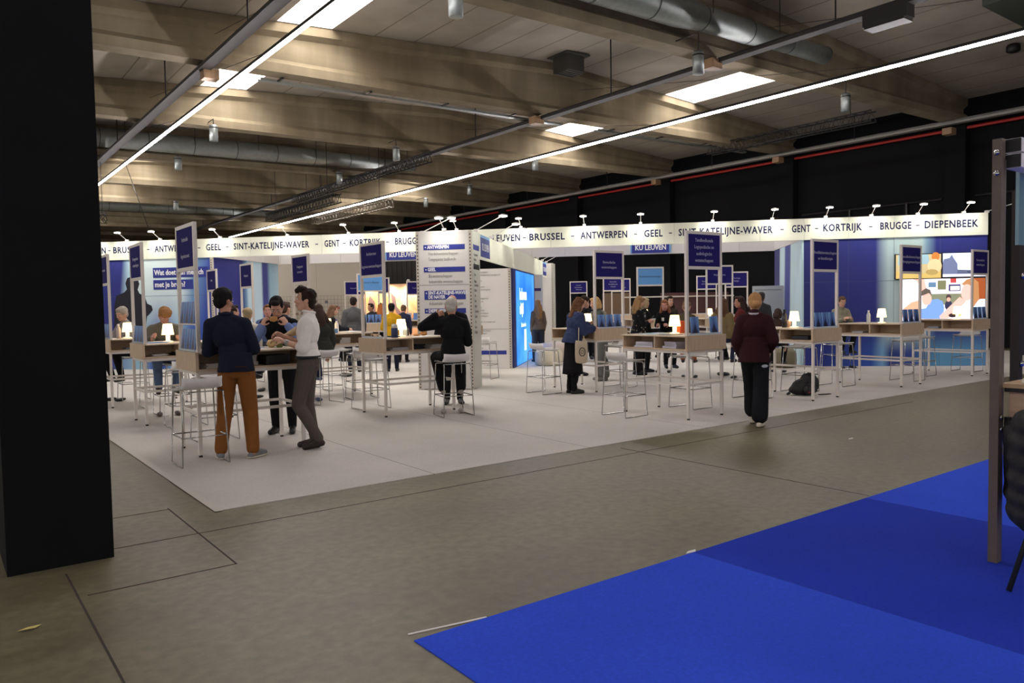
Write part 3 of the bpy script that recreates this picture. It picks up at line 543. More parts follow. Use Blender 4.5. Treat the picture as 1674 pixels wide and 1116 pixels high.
text('Iedereen', .42, MW, t, (1.0, -.014, 1.86), (1, 0, 0), .85, align='LEFT', bold=.015); text('altijd', .4, MW, t, (1.0, -.014, 1.48), (1, 0, 0), .85, align='LEFT', bold=.015); text('Studeren kan', .17, MW, t, (1.2, -.014, 1.05), (1, 0, 0), .95, align='LEFT')
b = MB(); b.bx(1.75, 2.1, -.015, -.012, .35, .92); b.obj('white_bar', MW, t)
t = stand_thing('information_wall', 'narrow white wall panel with a violet bar, right of the blue light wall', 'stand wall', KU-.2, KV+9.3)
b = MB(); b.bx(0, 1.2, -.04, 0, .01, 2.5); b.obj('panel', M_PANEL2, t)
b = MB(); b.bx(.05, 1.1, .001, .004, 2.0, 2.09); b.obj('title_bar', mat('violet_bar', (60, 46, 110), .5), t)
t = stand_thing('kiosk', 'far white kiosk tower at the back end of the kiosk row', 'kiosk', KU-.2, KV+12.3)
b = MB(); b.bx(.06, 1.02, -.8, .0, .02, 3.0); b.obj('panel', M_PANEL2, t)
b = MB(); post(b, .03, -.03, .008, 3.0, .06); b.obj('post', [M_ALU, M_BLACK], t)
b = MB(); b.bx(0, .03, -.75, -.06, .008, 3.0); b.obj('side_panel', mat('grey_green_panel', (198, 200, 190), .5), t)
# arm spotlights
def arm_light(label, pos, ang, energy=L_SPOT, reach=.36, rise=.2, aim=None):
    t = thing('arm_spotlight', label, 'spotlight', pos, ang, 'arm spotlights clamped on the stand')
    b = MB(); b.bx(-.035, .035, -.04, .04, .0, .05); b.obj('clamp', M_PANEL2, t)
    b = MB(); b.tube([(0, 0, .03), (0, reach, rise)], .009, 6); b.obj('arm', M_PANEL2, t)
    b = MB(); b.lathe([(.03, .035), (.085, .02), (.085, .002), (.0001, .002)], (0, reach+.03, rise), 14); b.obj('lamp_head', M_PANEL2, t, True)
    b = MB(); b.lathe([(.075, .0), (.075, -.012), (.0001, -.012)], (0, reach+.03, rise), 14); b.obj('lens', M_HEAD, t)
    ld = bpy.data.lights.new('bulb', 'SPOT'); ld.energy = energy; ld.spot_size = R(125); ld.spot_blend = .9; ld.shadow_soft_size = .05; ld.color = (1.0, .97, .86)
    l = bpy.data.objects.new('bulb', ld); C.objects.link(l); l.parent = t; l.location = (0, reach+.03, rise-.03)
    d = Vector((0, -(reach+.03)*.75, -.5)); l.rotation_euler = d.to_track_quat('-Z', 'Y').to_euler()
US = [.51, 1.49, 2.5, 3.51, 4.72, 6.09, 7.8, 9.17, 10.75, 12.4, 13.91, 15.27, 16.96, 18.87, 20.62, 21.61, 22.5]
for i, u in enumerate(US): arm_light('%s arm spotlight from the right on top of the front header' % ORD[i], sp(u, 0, 3.5), ANG)
for i, x in enumerate((.4,)): arm_light('arm spotlight on the front edge of the kiosk top', sp(KU+.52, KV, 3.0), ANG, 14)
arm_light('arm spotlight leaning left off the kiosk top', sp(KU+1.05, KV+.4, 3.0), ANG-PI/2+PI, 8, .55, .28)
for i, x in enumerate((.35, 1.9, 3.0, 9.6, 10.8, 11.9)): arm_light('%s arm spotlight along the fascia board behind the kiosk, leaning right' % ORD[i], sp(KU-.02, KV+x, 3.0), ANG+PI/2, 12, .5, .28)
arm_light('arm spotlight on the outer end of the header, leaning right', sp(.02, 0, 3.5), ANG+PI/2, 6, .6, .2)

# poufs, whiteboard, things behind the stand
def pouf(label, u, v, r, h, m):
    b = MB(); b.lathe([(r*.82, 0), (r*.97, .03), (r, h*.35), (r*.97, h*.75), (r*.8, h*.96), (r*.4, h), (.001, h)], seg=24)
    return b.obj('pouf', m, None, True, label=label, cat='pouf', group=None, loc=(u, v, .006))
M_POUF = mat('beige_boucle', (212, 202, 180), .95, bump=.5, bscale=60); M_POUF2 = mat('pink_beige_boucle', (204, 186, 170), .95, bump=.5, bscale=60)
pouf('cream round pouf in front of the glowing blue wall', 12.85, 15.45, .36, .46, M_POUF); pouf('pinkish round pouf behind the cream one', 13.55, 16.0, .45, .55, M_POUF2)
pouf('low olive beige pouf beside the blue printed side wall', 16.1, 10.75, .36, .45, mat('olive_boucle', (120, 112, 92), .95))
t = thing('whiteboard', 'pale upright whiteboard with the man standing in front of it', 'board', (17.85, 12.3, 0), R(-46))
b = MB(); b.bx(-.4, .4, 0, .03, .55, 1.98); b.obj('board', mat('pale_board', (176, 182, 184), .4), t); b = MB(); b.bm.free()
for x in (-.38, .34): b = MB(); b.bx(x, x+.04, 0, .04, .008, .56); b.bx(x-.02, x+.06, -.25, .28, .008, .05); b.obj('leg', M_ALU, t)
b = MB(); b.bx(-.34, .34, -.003, 0, 1.86, 1.885); b.obj('printed_line', M_GTXT, t)
# grey panel wall with wire note board, black curtains, warm booth behind
t = stand_thing('panel_wall', 'plain grey-beige panel wall far behind the left part of the stand', 'stand wall', 19.25, 11.5)
for k in range(3): b = MB(); b.bx(k*1.9+.005, k*1.9+1.895, -.05, 0, .01, 3.7); b.obj('panel', mat('greige_panel', (178, 170, 156), .7), t)
t = stand_thing('wire_note_board', 'black wire grid with small pinned cards on the grey wall', 'note board', 19.3, 11.42)
b = MB()
for k in range(30): b.bx(.15*k, .15*k+.006, 0, .006, .55, 2.1)
for k in range(11): b.bx(0, 4.4, 0, .006, .55+.155*k, .556+.155*k)
b.obj('grid', M_DKSTEEL, t)
for k in range(16):
    x, z = random.uniform(.1, 4.1), random.uniform(.9, 2.0); b = MB(); b.bx(x, x+.13, .008, .012, z, z+.11); b.obj('card', [mat('card_brown', (120, 96, 80), .7), mat('card_grey', (90, 90, 96), .7), mat('card_red', (150, 80, 74), .7)][k % 3], t)
b = MB()
for k in range(60): b.bx(9.0+.115*k, 9.0+.115*k+.112, -.04-.03*(k % 2), -.0-.03*(k % 2), .01, 5.0)
b.obj('curtain', mat('charcoal_curtain', (44, 42, 40), .9), label='dark charcoal curtain wall hanging behind the stand left of the kiosk', cat='curtain', loc=sp(7.0, 15.0), rz=ANG)
t = stand_thing('lit_booth_backdrop', 'warm orange lit booth backdrop with figures, left of the kiosk', 'backdrop', 16.6, 12.0)
mw, nt, bb = nodes('warm_backdrop_print'); tc = N(nt, 'ShaderNodeTexCoord'); nz = N(nt, 'ShaderNodeTexNoise'); nz.inputs['Scale'].default_value = 1.1; nz.inputs['Detail'].default_value = 5; nz.inputs['Distortion'].default_value = 1.5; nt.links.new(tc.outputs['Object'], nz.inputs['Vector'])
rr = ramp(nt, [(.3, (226, 150, 96)), (.55, (244, 200, 160)), (.75, (250, 226, 200))], nz.outputs['Fac']); nt.links.new(rr.outputs[0], bb.inputs['Base Color'])
b = MB(); b.bx(0, 3.0, -.04, 0, .01, 2.55); b.obj('print_graphic', mw, t)
b = MB(); b.poly([(1.0, .003, 1.3), (1.25, .003, 1.6), (1.3, .003, 2.0), (1.5, .003, 2.2), (1.42, .003, 1.7), (1.25, .003, 1.3)]); b.poly([(2.3, .003, 1.2), (2.5, .003, 1.7), (2.42, .003, 2.1), (2.2, .003, 1.8), (2.15, .003, 1.3)]); b.obj('printed_figure', mat('printed_violet_grey', (120, 96, 104), .7), t)
b = MB(); b.poly([(.9, .004, 1.5), (1.1, .004, 1.9), (1.0, .004, 2.2), (.8, .004, 2.3), (.75, .004, 1.8)]); b.obj('printed_bird', mat('printed_grey_blue', (150, 164, 176), .7), t)
for k, (dx, en) in enumerate(((.6, 75), (1.6, 75), (2.6, 75))):
    tt = stand_thing('booth_spotlight', '%s warm spotlight from the right above the orange booth backdrop' % ORD[k], 'spotlight', 16.6+dx, 11.6, 2.62)
    b = MB(); b.lathe([(.05, .1), (.09, 0), (.0001, 0)], seg=12); b.obj('lamp_head', M_PANEL2, tt)
    b = MB(); b.tube([(0, 0, .08), (0, -.40, -.07)], .012, 6); b.obj('arm', M_PANEL2, tt)
    b = MB(); b.lathe([(.075, -.002), (.075, -.012), (.0001, -.012)], seg=12); b.obj('lens', mat('warm_lens', (255, 220, 170), .5, emit=14), tt)
    ld = bpy.data.lights.new('bulb', 'SPOT'); ld.energy = en; ld.spot_size = R(130); ld.spot_blend = .8; ld.color = (1, .78, .52); l = bpy.data.objects.new('bulb', ld); C.objects.link(l); l.parent = tt; l.location = (0, .12, -.05); l.rotation_euler = Vector((0, -.45, -1)).to_track_quat('-Z', 'Y').to_euler()
# far right background: brown panel with a rail against the hall wall, dark door panel
t = thing('brown_partition', 'dark brown partition with a thin white rail in front of the black wall', 'partition', (23.6, 19.4, 0), R(-38))
b = MB(); b.bx(-1.4, 1.2, 0, .06, .008, 1.95); b.obj('panel', mat('dark_brown_red', (66, 34, 32), .6), t); b = MB(); b.bx(-2.9, 1.4, -.05, .01, 1.78, 1.83); b.obj('rail', M_ALU, t); b = MB(); b.bx(-.3, .25, -.008, 0, .86, .98); b.obj('plate', mat('plate_brown', (110, 84, 78), .6), t)
t = thing('brown_partition', 'lighter brown door panel behind the stand, right of the far kiosk', 'partition', (22.3, 22.4, 0), R(-38))
b = MB(); b.bx(-.6, .5, 0, .06, .008, 2.0); b.obj('panel', mat('tan_panel', (104, 82, 60), .6), t)
t = thing('potted_plant', 'dark leafy plant in the shade right of the far kiosk', 'plant', (16.9, 18.6, 0.006))
b = MB(); b.lathe([(.2, 0), (.26, .5), (.24, .5), (.22, .1)], seg=16); b.obj('pot', M_BLACK, t)
b = MB(); rn = random.Random(3)
for k in range(60):
    a, e = rn.uniform(0, 2*PI), rn.uniform(.3, 1.4); p = Vector((.05*math.cos(a), .05*math.sin(a), .5)); d = Vector((math.cos(a)*math.cos(e), math.sin(a)*math.cos(e), math.sin(e))); L_ = rn.uniform(.4, .8); sd = d.cross(Vector((0, 0, 1))).normalized()*.035
    q = p+d*L_*.5+Vector((0, 0, .1)); r_ = p+d*L_; b.poly([p, q-sd, r_]); b.poly([p, r_, q+sd])
b.obj('foliage', mat('dark_green_leaf', (34, 48, 30), .6), t)

# ------------------------------------------------------------------ tables (local: sign end at y=0 facing -y, length along +y)
LT, WT = 1.16, .74
MESH = {}
def table_meshes():
    b = MB(); b.bx(-.018, .018, -.018, .018, .02, .9); MESH['leg'] = b.mesh('leg', M_WHITE)
    b = MB(); b.lathe([(.02, 0), (.02, .022)], seg=10); MESH['foot'] = b.mesh('foot', M_RUB)
    b = MB(); w = WT/2-.018
    for x in (-w, w): b.bx(x-.018, x+.018, 0, LT, .89, .93)
    for y in (.0, LT): b.bx(-w, w, y-.018, y+.018, .89, .93)
    MESH['frame'] = b.mesh('frame', M_WHITE)
    b = MB()
    for x in (-w, w): b.bx(x-.014, x+.014, .018, LT-.018, .455, .485)
    for y in (.0, LT): b.bx(-w+.018, w-.018, y-.014, y+.014, .455, .485)
    MESH['footrail'] = b.mesh('footrail', M_WHITE)
    b = MB(); b.bx(-.385, .385, -.0, LT+.02, .93, .95)
    b.bx(-.385, -.0, .56, .58, .95, 1.11); b.bx(0, .385, .44, .46, .95, 1.11); b.bx(-.008, .008, .02, LT, .95, 1.11)
    b.bx(-.385, .385, LT, LT+.02, .95, 1.11); MESH['shelf_box'] = b.mesh('shelf_box', M_OAK)
    b = MB(); b.bx(-.41, .41, -.035, -.001, .925, 1.132, .003); MESH['end_panel'] = b.mesh('end_panel', M_OAK)
    b = MB(); b.bx(-.40, .40, .0, LT+.03, 1.112, 1.13, .002); MESH['tabletop'] = b.mesh('tabletop', M_OAKT)
    b = MB(); b.bx(-.02, .02, -.002, .036, 1.131, 2.53); MESH['sign_post'] = b.mesh('sign_post', M_WHITE)
    b = MB(); b.bx(-w+.02, w-.02, .0, .034, -.02, .02); MESH['sign_rail'] = b.mesh('sign_rail', M_WHITE)
    for nm, m in (('sign_navy', M_NAVY), ('sign_light', M_LIGHTB)):
        b = MB(); b.bx(-w+.02, w-.02, .006, .028, 2.06, 2.49); MESH[nm] = b.mesh('sign_panel', m)
    b = MB(); b.bx(-.33, .33, .0, .03, 1.132, 1.14); b.bx(-.33, .33, -.018, -.012, 1.132, 1.16); b.bx(-.33, .33, -.018, 0, 1.132, 1.136); MESH['leaflet_rack'] = b.mesh('leaflet_rack', mat('clear_acrylic', (196, 206, 214), .2))
    # leaflet
    b = MB(); b.box((0, 0, .12), (.165, .012, .24), None, .001); MESH['leaflet'] = b.mesh('leaflet', M_COVER)
table_meshes()
PLACE = {'lamp': 0}
def table(label, x, y, rz, sign, rack=1, short='', light=False, cover='blue'):
    t = thing('display_table', label, 'table', (x, y, .006), rz); w = WT/2-.018
    for lx, ly in ((-w, 0), (w, 0), (-w, LT), (w, LT)):
        o = link('leg', MESH['leg'], t); o.location = (lx, ly, 0); f = link('foot', MESH['foot'], o)
    for k in ('frame', 'footrail', 'shelf_box', 'end_panel', 'tabletop', 'leaflet_rack'): link(k, MESH[k], t)
    for zz in (2.51, 2.04): o = link('sign_rail', MESH['sign_rail'], t); o.location = (0, 0, zz)
    for lx in (-w, w): o = link('sign_post', MESH['sign_post'], t); o.location = (lx, 0, 0)
    s = link('sign_panel', MESH['sign_light' if light else 'sign_navy'], t)
    n = len(sign)
    for k, q in enumerate(sign): text(q, .066, (M_INK if light else M_TXT2), s, (0, .004, 2.275+.045*(n-1)-.09*k), (1, 0, 0), .92)
    Mw = Matrix.Translation((x, y, .006)) @ Matrix.Rotation(rz, 4, 'Z')
    if short:
        for row in range(rack):
            for k in range(3):
                if short == 'Tandheelkunde' and k == 1: continue
                o = link('leaflet', MESH['leaflet'], None, '%s blue leaflet in the %srack of the table signed %s' % (('left', 'middle', 'right')[k], ('' if rack == 1 else ('lower ', 'upper ')[row]), short), 'leaflet', 'blue leaflets in the table racks')
                o.matrix_world = Mw @ Matrix.Translation((-.2+.2*k, -.002+.0*k, 1.142+.30*row)) @ Matrix.Rotation(R(-6), 4, 'X')
        if rack == 2:
            b = MB(); b.bx(-w, w, .0, .03, 1.425, 1.44); b.obj('leaflet_rack', M_WHITE, t)
    return Mw
RGT, LFT = 0.0, -PI/2
T = {}
T['TR'] = table('bar-height oak and white table signed Tandheelkunde, front row right of centre', 8.43, 6.80, RGT, ['Tandheelkunde', 'Logopedische en', 'audiologische', 'wetenschappen'], 1, 'Tandheelkunde')
T['TR2'] = table('bar-height oak and white table signed Biomedische wetenschappen, by the girl in the navy jacket', 9.84, 10.08, RGT, ['Biomedische', 'wetenschappen'], 1, 'Biomedische wetenschappen')
T['TR3'] = table('bar-height table signed Revalidatiewetenschappen with the black backpack under it', 11.35, 6.77, RGT, ['Revalidatiewetenschappen', 'en kinesitherapie'], 1, 'Revalidatiewetenschappen')
T['TR4'] = table('bar-height table signed Gezondheidswetenschappen, left of the big screens', 14.15, 6.77, RGT, ['Gezondheidswetenschappen', 'Bewegingswetenschappen'], 1, 'Gezondheidswetenschappen')
T['TR5'] = table('bar-height table signed Farmaceutische wetenschappen at the right end, under the screens', 17.0, 6.76, RGT, ['Farmaceutische', 'wetenschappen'], 1, 'Farmaceutische wetenschappen')
T['T1'] = table('bar-height table at front left with the three standing men eating around it', 2.29, 9.0, LFT, ['Industriële', '', 'Ingenieurswet.'], 2, 'Industriële')
T['T2'] = table('second bar-height table in the left row, with the blond man bent over it', 2.36, 11.9, LFT, ['Bio-ingenieurs-', 'wetenschappen'], 1, 'Bio-ingenieurs')
T['T3'] = table('third bar-height table in the left row, half hidden by the black pillar', 2.37, 14.45, LFT, ['Informatica'], 1, 'Informatica')
T['TC'] = table('bar-height table signed Architectuur in front of the kiosk, with the grey-haired man at it', 5.21, 10.29, LFT, ['Architectuur', '', 'Ingenieurswetenschappen'])
T['T5'] = table('bar-height table signed Toegepaste economie, behind the man in the white shirt', 5.25, 13.12, LFT, ['Toegepaste', 'economie'])
T['s407'] = table('bar-height table signed Wiskunde, behind the man with the sandwich', 5.25, 16.0, LFT, ['Wiskunde'])
T['s344'] = table('bar-height table signed Fysica, far back beside the left printed wall', 5.3, 18.6, LFT, ['Fysica'])
T['lb592'] = table('farther table with a pale blue sign and picture leaflets, left of the kiosk', 9.88, 19.6, R(-20), ['Studeren in Brussel'], 1, 'Studeren in Brussel', True)
T['s571'] = table('far table with a navy sign, left behind the pale blue sign', 12.2, 25.4, R(-20), ['Geneeskunde'])
T['s617'] = table('far table with a narrow navy sign, right of the pale blue sign', 11.75, 22.4, LFT, ['Rechten'])
T['s670'] = table('far table with a navy sign just left of the kiosk', 14.6, 25.2, R(-20), ['Psychologie'])
T['s949'] = table('farthest table with a small navy sign right of the far kiosk', 22.0, 24.4, R(-38), ['Letteren', 'Geschiedenis', 'Taalkunde'])
T['s1000'] = table('far table with a navy sign seen through the Biomedische sign frame', 20.0, 20.3, R(-38), ['Economie', 'Bedrijfskunde', 'Handel'])
T['s1021'] = table('far table with a navy sign just right of the Biomedische sign frame', 21.4, 21.3, R(-38), ['Sociologie', 'Politieke', 'wetenschappen'])
T['lb1062'] = table('table with a pale blue sign behind the woman in the black dress', 15.37, 14.2, R(-30), ['Studentenvoorzieningen'], 0, '', True)
T['s1158'] = table('far table with a navy sign low inside the Tandheelkunde sign frame', 22.8, 18.3, R(-38), ['Pedagogische', 'wetenschappen'])
T['s1160b'] = table('table with a navy sign upper inside the Tandheelkunde sign frame', 16.6, 12.9, R(-30), ['Wijsbegeerte'])
T['s1202'] = table('far table with a small navy sign above the woman in the dark red jumper', 20.8, 15.5, R(-38), ['Theologie', 'Religie'])
T['Tk'] = table('table hidden behind the kiosk, only its end and one leg showing', 9.9, 14.9, R(133.7), ['Kunst'])

# ------------------------------------------------------------------ bar stools (local: sitter faces +y)
def stool_meshes():
    b = MB(); n = 10; prof = [(.20, .765), (.19, .785), (.05, .775), (-.08, .772), (-.15, .785), (-.185, .83), (-.195, .895)]
    top = []
    for y, z in prof:
        top.append([b.bm.verts.new(((-.21+.42*k/n)*(1-.06*(y < -.16)), y+.018*(abs(k-n/2)/(n/2))**2*(y < -.14), z+.014*(abs(k-n/2)/(n/2))**2)) for k in range(n+1)])
    for A, B in zip(top, top[1:]):
        for k in range(n): b._f([A[k], A[k+1], B[k+1], B[k]])
    r = bmesh.ops.solidify(b.bm, geom=b.bm.faces[:], thickness=.012); MESH['seat'] = b.mesh('seat', M_PLASTIC, True)
    b = MB(); b.tube([(0, -.175, .755), (.0, -.19, .74), (.03, -.225, .012), (.03, -.21, .008), (.03, .2, .008), (.03, .215, .012), (0, .17, .74), (0, .155, .757)], .008, 7); MESH['side_frame'] = b.mesh('side_frame', M_CHROME, True)
    b = MB(); b.tube([(-.2, 0, .757), (.2, 0, .757)], .008, 7); MESH['cross_bar'] = b.mesh('cross_bar', M_CHROME, True)
    b = MB(); b.tube([(-.218, -.205, .30), (-.218, .194, .30), (.218, .194, .30), (.218, -.205, .30)], .008, 7); b.tube([(-.218, -.205, .30), (.218, -.205, .30)], .007, 7); MESH['footrest'] = b.mesh('footrest', M_CHROME, True)
stool_meshes()
def stool(label, x, y, rz):
    t = thing('bar_stool', label, 'stool', (x, y, .006), rz, 'white bar stools')
    link('seat', MESH['seat'], t)
    for s in (-1, 1): o = link('side_frame', MESH['side_frame'], t); o.location = (.2*s, 0, 0); o.scale = (s, 1, 1)
    
    for yy in (-.175, .155): o = link('cross_bar', MESH['cross_bar'], t); o.location = (0, yy, 0)
    link('footrest', MESH['footrest'], t)
FX, FNX, FY, FNY = -PI/2, PI/2, 0, PI
stool('white bar stool nearest the camera, before the man in brown trousers', 2.2, 8.33, FY)
stool('white bar stool the grey-haired man sits on', 6.03, 9.42, R(-12))
stool('white bar stool behind the end of the Architectuur table', 5.5, 10.98, FNY)
stool('empty white bar stool left of the Tandheelkunde table, nearest in the right half', 7.79, 7.70, FX)
stool('white bar stool tucked in on the right side of the Tandheelkunde table', 9.07, 7.60, FNX)
stool('white bar stool behind the girl in the navy jacket', 8.72, 10.62, FX)
stool('white bar stool on the right side of the Biomedische table', 10.44, 10.44, FNX)
stool('white bar stool behind the walking woman, left of the Revalidatie table', 10.66, 7.64, FX)
stool('white bar stool on the right side of the Revalidatie table, by the backpack', 12.0, 7.64, FNX)
stool('white bar stool left of the Gezondheidswetenschappen table', 13.3, 7.70, FX)
stool('white bar stool right of the Gezondheidswetenschappen table', 15.0, 7.25, FNX)
stool('white bar stool left of the table under the screens', 16.15, 7.55, FX)
stool('white bar stool at the far right, right of the table under the screens', 17.72, 7.30, FNX)
stool('white bar stool at the near side of the table behind the white-shirted man', 6.0, 12.33, R(-8))
stool('white bar stool at the far side of the table behind the white-shirted man', 6.3, 13.95, FNY)
stool('white bar stool at the near side of the second table in the left row', 2.78, 11.18, FY)
stool('white bar stool the blond man sits on', 2.95, 12.62, FNY)
stool('white bar stool at the near side of the third table in the left row', 2.98, 13.75, FY)
stool('white bar stool the grey-haired person at the third left table sits on', 2.9, 15.15, FNY)
stool('white bar stool at the near side of the first left table, beside the men', 3.05, 8.62, FY) if False else None
stool('white bar stool at the far side of the first left table', 2.75, 9.72, FNY)
stool('white bar stool partly hidden behind the kiosk side', 9.6, 13.7, R(-60))
stool('white bar stool behind the Wiskunde table', 6.0, 16.8, FNY)
stool('white bar stool under the long-haired person in the dark green coat', 5.22, 12.12, R(10))
stool('white bar stool the seated woman left of the blue wall uses', 16.75, 9.72, R(150))
stool('white bar stool in the background under the pale blue sign', 9.0, 19.0, R(-40))
stool('white bar stool in the background left of the kiosk foot', 8.6, 17.0, R(60))

# ------------------------------------------------------------------ people
TEX = bpy.data.textures.new('cloth_folds', 'CLOUDS'); TEX.noise_scale = .11
TEX2 = bpy.data.textures.new('hair_locks', 'CLOUDS'); TEX2.noise_scale = .045
def solidify_blobs(mb, voxel, smooth=3, disp=0.0, tex=None, zmin=None):
    """melt overlapping closed shapes into one continuous skin"""
    me = mb.mesh('tmp', [])
    o = bpy.data.objects.new('tmp', me); C.objects.link(o)
    r = o.modifiers.new('r', 'REMESH'); r.mode = 'VOXEL'; r.voxel_size = voxel; r.use_smooth_shade = True
    s = o.modifiers.new('s', 'SMOOTH'); s.iterations = smooth; s.factor = .5
    if disp:
        d = o.modifiers.new('d', 'DISPLACE'); d.texture = tex or TEX; d.strength = disp; d.mid_level = .5; d.texture_coords = 'LOCAL'
    out = bpy.data.meshes.new_from_object(o.evaluated_get(bpy.context.evaluated_depsgraph_get()))
    bpy.data.objects.remove(o); bpy.data.meshes.remove(me)
    for p in out.polygons: p.use_smooth = True
    if zmin is not None:
        for v in out.vertices: v.co.z = max(v.co.z, zmin)
    return out
def V(*a): return Vector(a)
SKIN = {'light': mat('skin_light', (206, 158, 134), .55, var=.06, vscale=20), 'mid': mat('skin_mid', (178, 126, 100), .55, var=.06, vscale=20), 'dark': mat('skin_brown', (110, 74, 56), .55), 'pink': mat('skin_pink', (204, 146, 128), .5, var=.05, vscale=20)}
M_EYEW = mat('eye_white', (224, 220, 214), .3); M_IRIS = mat('eye_dark', (32, 24, 20), .3); M_LIP = mat('lips', (166, 100, 92), .5)
def cloth(n, c, r=.9, var=.12): return mat('cloth_'+n, c, r, bump=.15, bscale=90, var=var, vscale=14, spec=.2)
def hairm(n, c): return mat('hair_'+n, c, .75, bump=.5, bscale=110, var=.35, vscale=45, spec=.25)
def hand_mesh(mb, w, d, nrm, curl, s, side):
    """palm, four unequal bent fingers, a thumb from the palm's side. d: hand direction, nrm: back-of-hand normal"""
    d = d.normalized(); nrm = (nrm-d*nrm.dot(d)).normalized(); x = d.cross(nrm)*side      # x points to the thumb side
    rot = Matrix((x, d, nrm)).transposed()
    mb.cap(w-d*.03*s, .026*s, w+d*.01*s, .026*s, 10)
    mb.ell(w+d*.05*s, (.042*s, .05*s, .017*s), rot)
    for k, (o, L_) in enumerate(((.030, .072), (.010, .080), (-.010, .075), (-.029, .060))):
        p0 = w+d*.082*s+x*o*s; a1 = curl*.75; a2 = curl*1.7; a3 = curl*2.4
        q = [p0]; 
        for a, l in ((a1, .45), (a2, .3), (a3, .25)): q.append(q[-1]+(d*math.cos(a)-nrm*math.sin(a))*L_*l*s+x*o*.12*s)
        for A, B, ra, rb in zip(q, q[1:], (.0095, .0088, .008), (.0088, .008, .0072)): mb.cap(A, ra*s, B, rb*s, 8)
    p0 = w+d*.022*s+x*.030*s; p1 = p0+(d*.55+x*.75-nrm*.25).normalized()*.042*s; p2 = p1+(d*.9+x*.15-nrm*(.3+curl*.3)).normalized()*.032*s
    mb.cap(p0, .0125*s, p1, .0105*s, 8); mb.cap(p1, .0105*s, p2, .009*s, 8)
def rotx(p, a, c): # lean about the x axis through c (forward = +y)
    v = Vector(p)-c; return c+Vector((v.x, v.y*math.cos(a)+v.z*math.sin(a), v.z*math.cos(a)-v.y*math.sin(a)))
def person(label, x, y, yaw, h=1.75, vox=.018, sit=None, lean=0, side=0.0, head=(0, 0), el=None, wl=None, er=None, wr=None, hands=(.5, .5), hn=(None, None), hd=(None, None), legs=None, skin='light',
           top=('grey', (90, 90, 90)), sleeve='long', topfat=.014, hem=-.02, bottom=('navy', (30, 34, 50)), skirt=None, wide=0.0, shoes=('black', (20, 20, 20)), sole=None, hair=('short', (40, 28, 20)), female=False, z=.006, extra=None, folds=.007, beard=None, group=None):
    root = thing('person', label, 'person', (x, y, z), R(yaw), group)
    s = h/1.75; sk = SKIN[skin]
    pz = (sit-z)/s+.10 if sit else .96
    sw, hw = (.148, .088) if female else (.168, .085)
    pel = V(0, 0, pz); a = R(lean); sh = V(side, 0, 0)
    up_ = lambda p: rotx(p, a, pel)+sh*((p[2]-pz)/.6)
    chest = up_((0, -.005, pz+.33)); waist = up_((0, 0, pz+.15)); neck = up_((0, -.015, pz+.51)); nt = up_((0, .0, pz+.585)); hc = up_((0, .025, pz+.672))
    S = {-1: up_((-sw, -.01, pz+.43)), 1: up_((sw, -.01, pz+.43))}
    E_ = {-1: S[-1]+V(*(el or (-.05, -.03, -.285))), 1: S[1]+V(*(er or (.05, -.03, -.285)))}
    W_ = {-1: E_[-1]+V(*(wl or (.01, .09, -.235))), 1: E_[1]+V(*(wr or (-.01, .09, -.235)))}
    Hh = {-1: V(-hw, 0, pz-.03), 1: V(hw, 0, pz-.03)}
    if legs: Kn = {-1: V(*legs[0]), 1: V(*legs[1])}; An = {-1: V(*legs[2]), 1: V(*legs[3])}; To = {-1: V(*legs[4]), 1: V(*legs[5])}
    elif sit: Kn = {i: V(i*.14, .42, pz-.06) for i in (-1, 1)}; An = {i: V(i*.12, .30, pz-.47) for i in (-1, 1)}; To = {i: An[i]+V(i*.02, .15, -.055) for i in (-1, 1)}
    else: Kn = {i: V(i*.10, .015, .50) for i in (-1, 1)}; An = {i: V(i*.105, -.02, .085) for i in (-1, 1)}; To = {i: V(i*.135, .145, .032) for i in (-1, 1)}
    rotl = Matrix.Rotation(-a, 3, 'X')
    hr = Matrix.Rotation(R(head[0]), 3, 'Z') @ Matrix.Rotation(-a*.55-R(head[1]), 3, 'X')
    hp = lambda *p: hc+hr @ V(*p)
    g = 1.0 if not female else .92
    def torso(mb, f, low=True):
        if low: mb.ell(pel+V(0, -.012, 0), (.165*(1.03 if female else 1)+f, .115+f, .125+f), rotl)
        mb.ell(waist, (.138*g+f, .098*g+f, .15), rotl); mb.ell(chest, (.165*g+f, .112*g+f, .19), rotl)
        mb.cap(S[-1], .054*g+f, S[1], .054*g+f)
        for i in (-1, 1): mb.cap(S[i], .05*g+f*.8, neck+V(i*.02, -.01, -.01), .045+f*.5)
        mb.cap(chest+(neck-chest)*.5, .095*g+f*.6, neck, .058+f*.6)
        if female: mb.ell(chest+rotl @ V(0, .07, -.03), (.13+f, .07+f, .075), rotl)
    # body: one continuous surface
    b = MB(); torso(b, -.004); b.cap(neck, .054*g, nt+(hc-nt)*.3, .05*g)
    b.ell(hp(0, -.008, .028), (.076, .096, .1), hr); b.ell(hp(0, .028, -.035), (.06, .066, .088), hr); b.ell(hp(0, .055, -.098), (.03, .03, .024), hr)
    for i in (-1, 1):
        b.cap(hp(i*.05, -.005, -.05), .026, hp(i*.022, .055, -.095), .024); b.ell(hp(i*.077, -.008, -.008), (.013, .026, .034), hr); b.ell(hp(i*.036, .072, -.028), (.022, .02, .02), hr)
    b.cap(hp(0, .091, .012), .008, hp(0, .108, -.032), .0125); b.cap(hp(-.045, .079, .032), .010, hp(.045, .079, .032), .010)
    b.ell(hp(0, .088, -.066), (.024, .013, .016), hr)
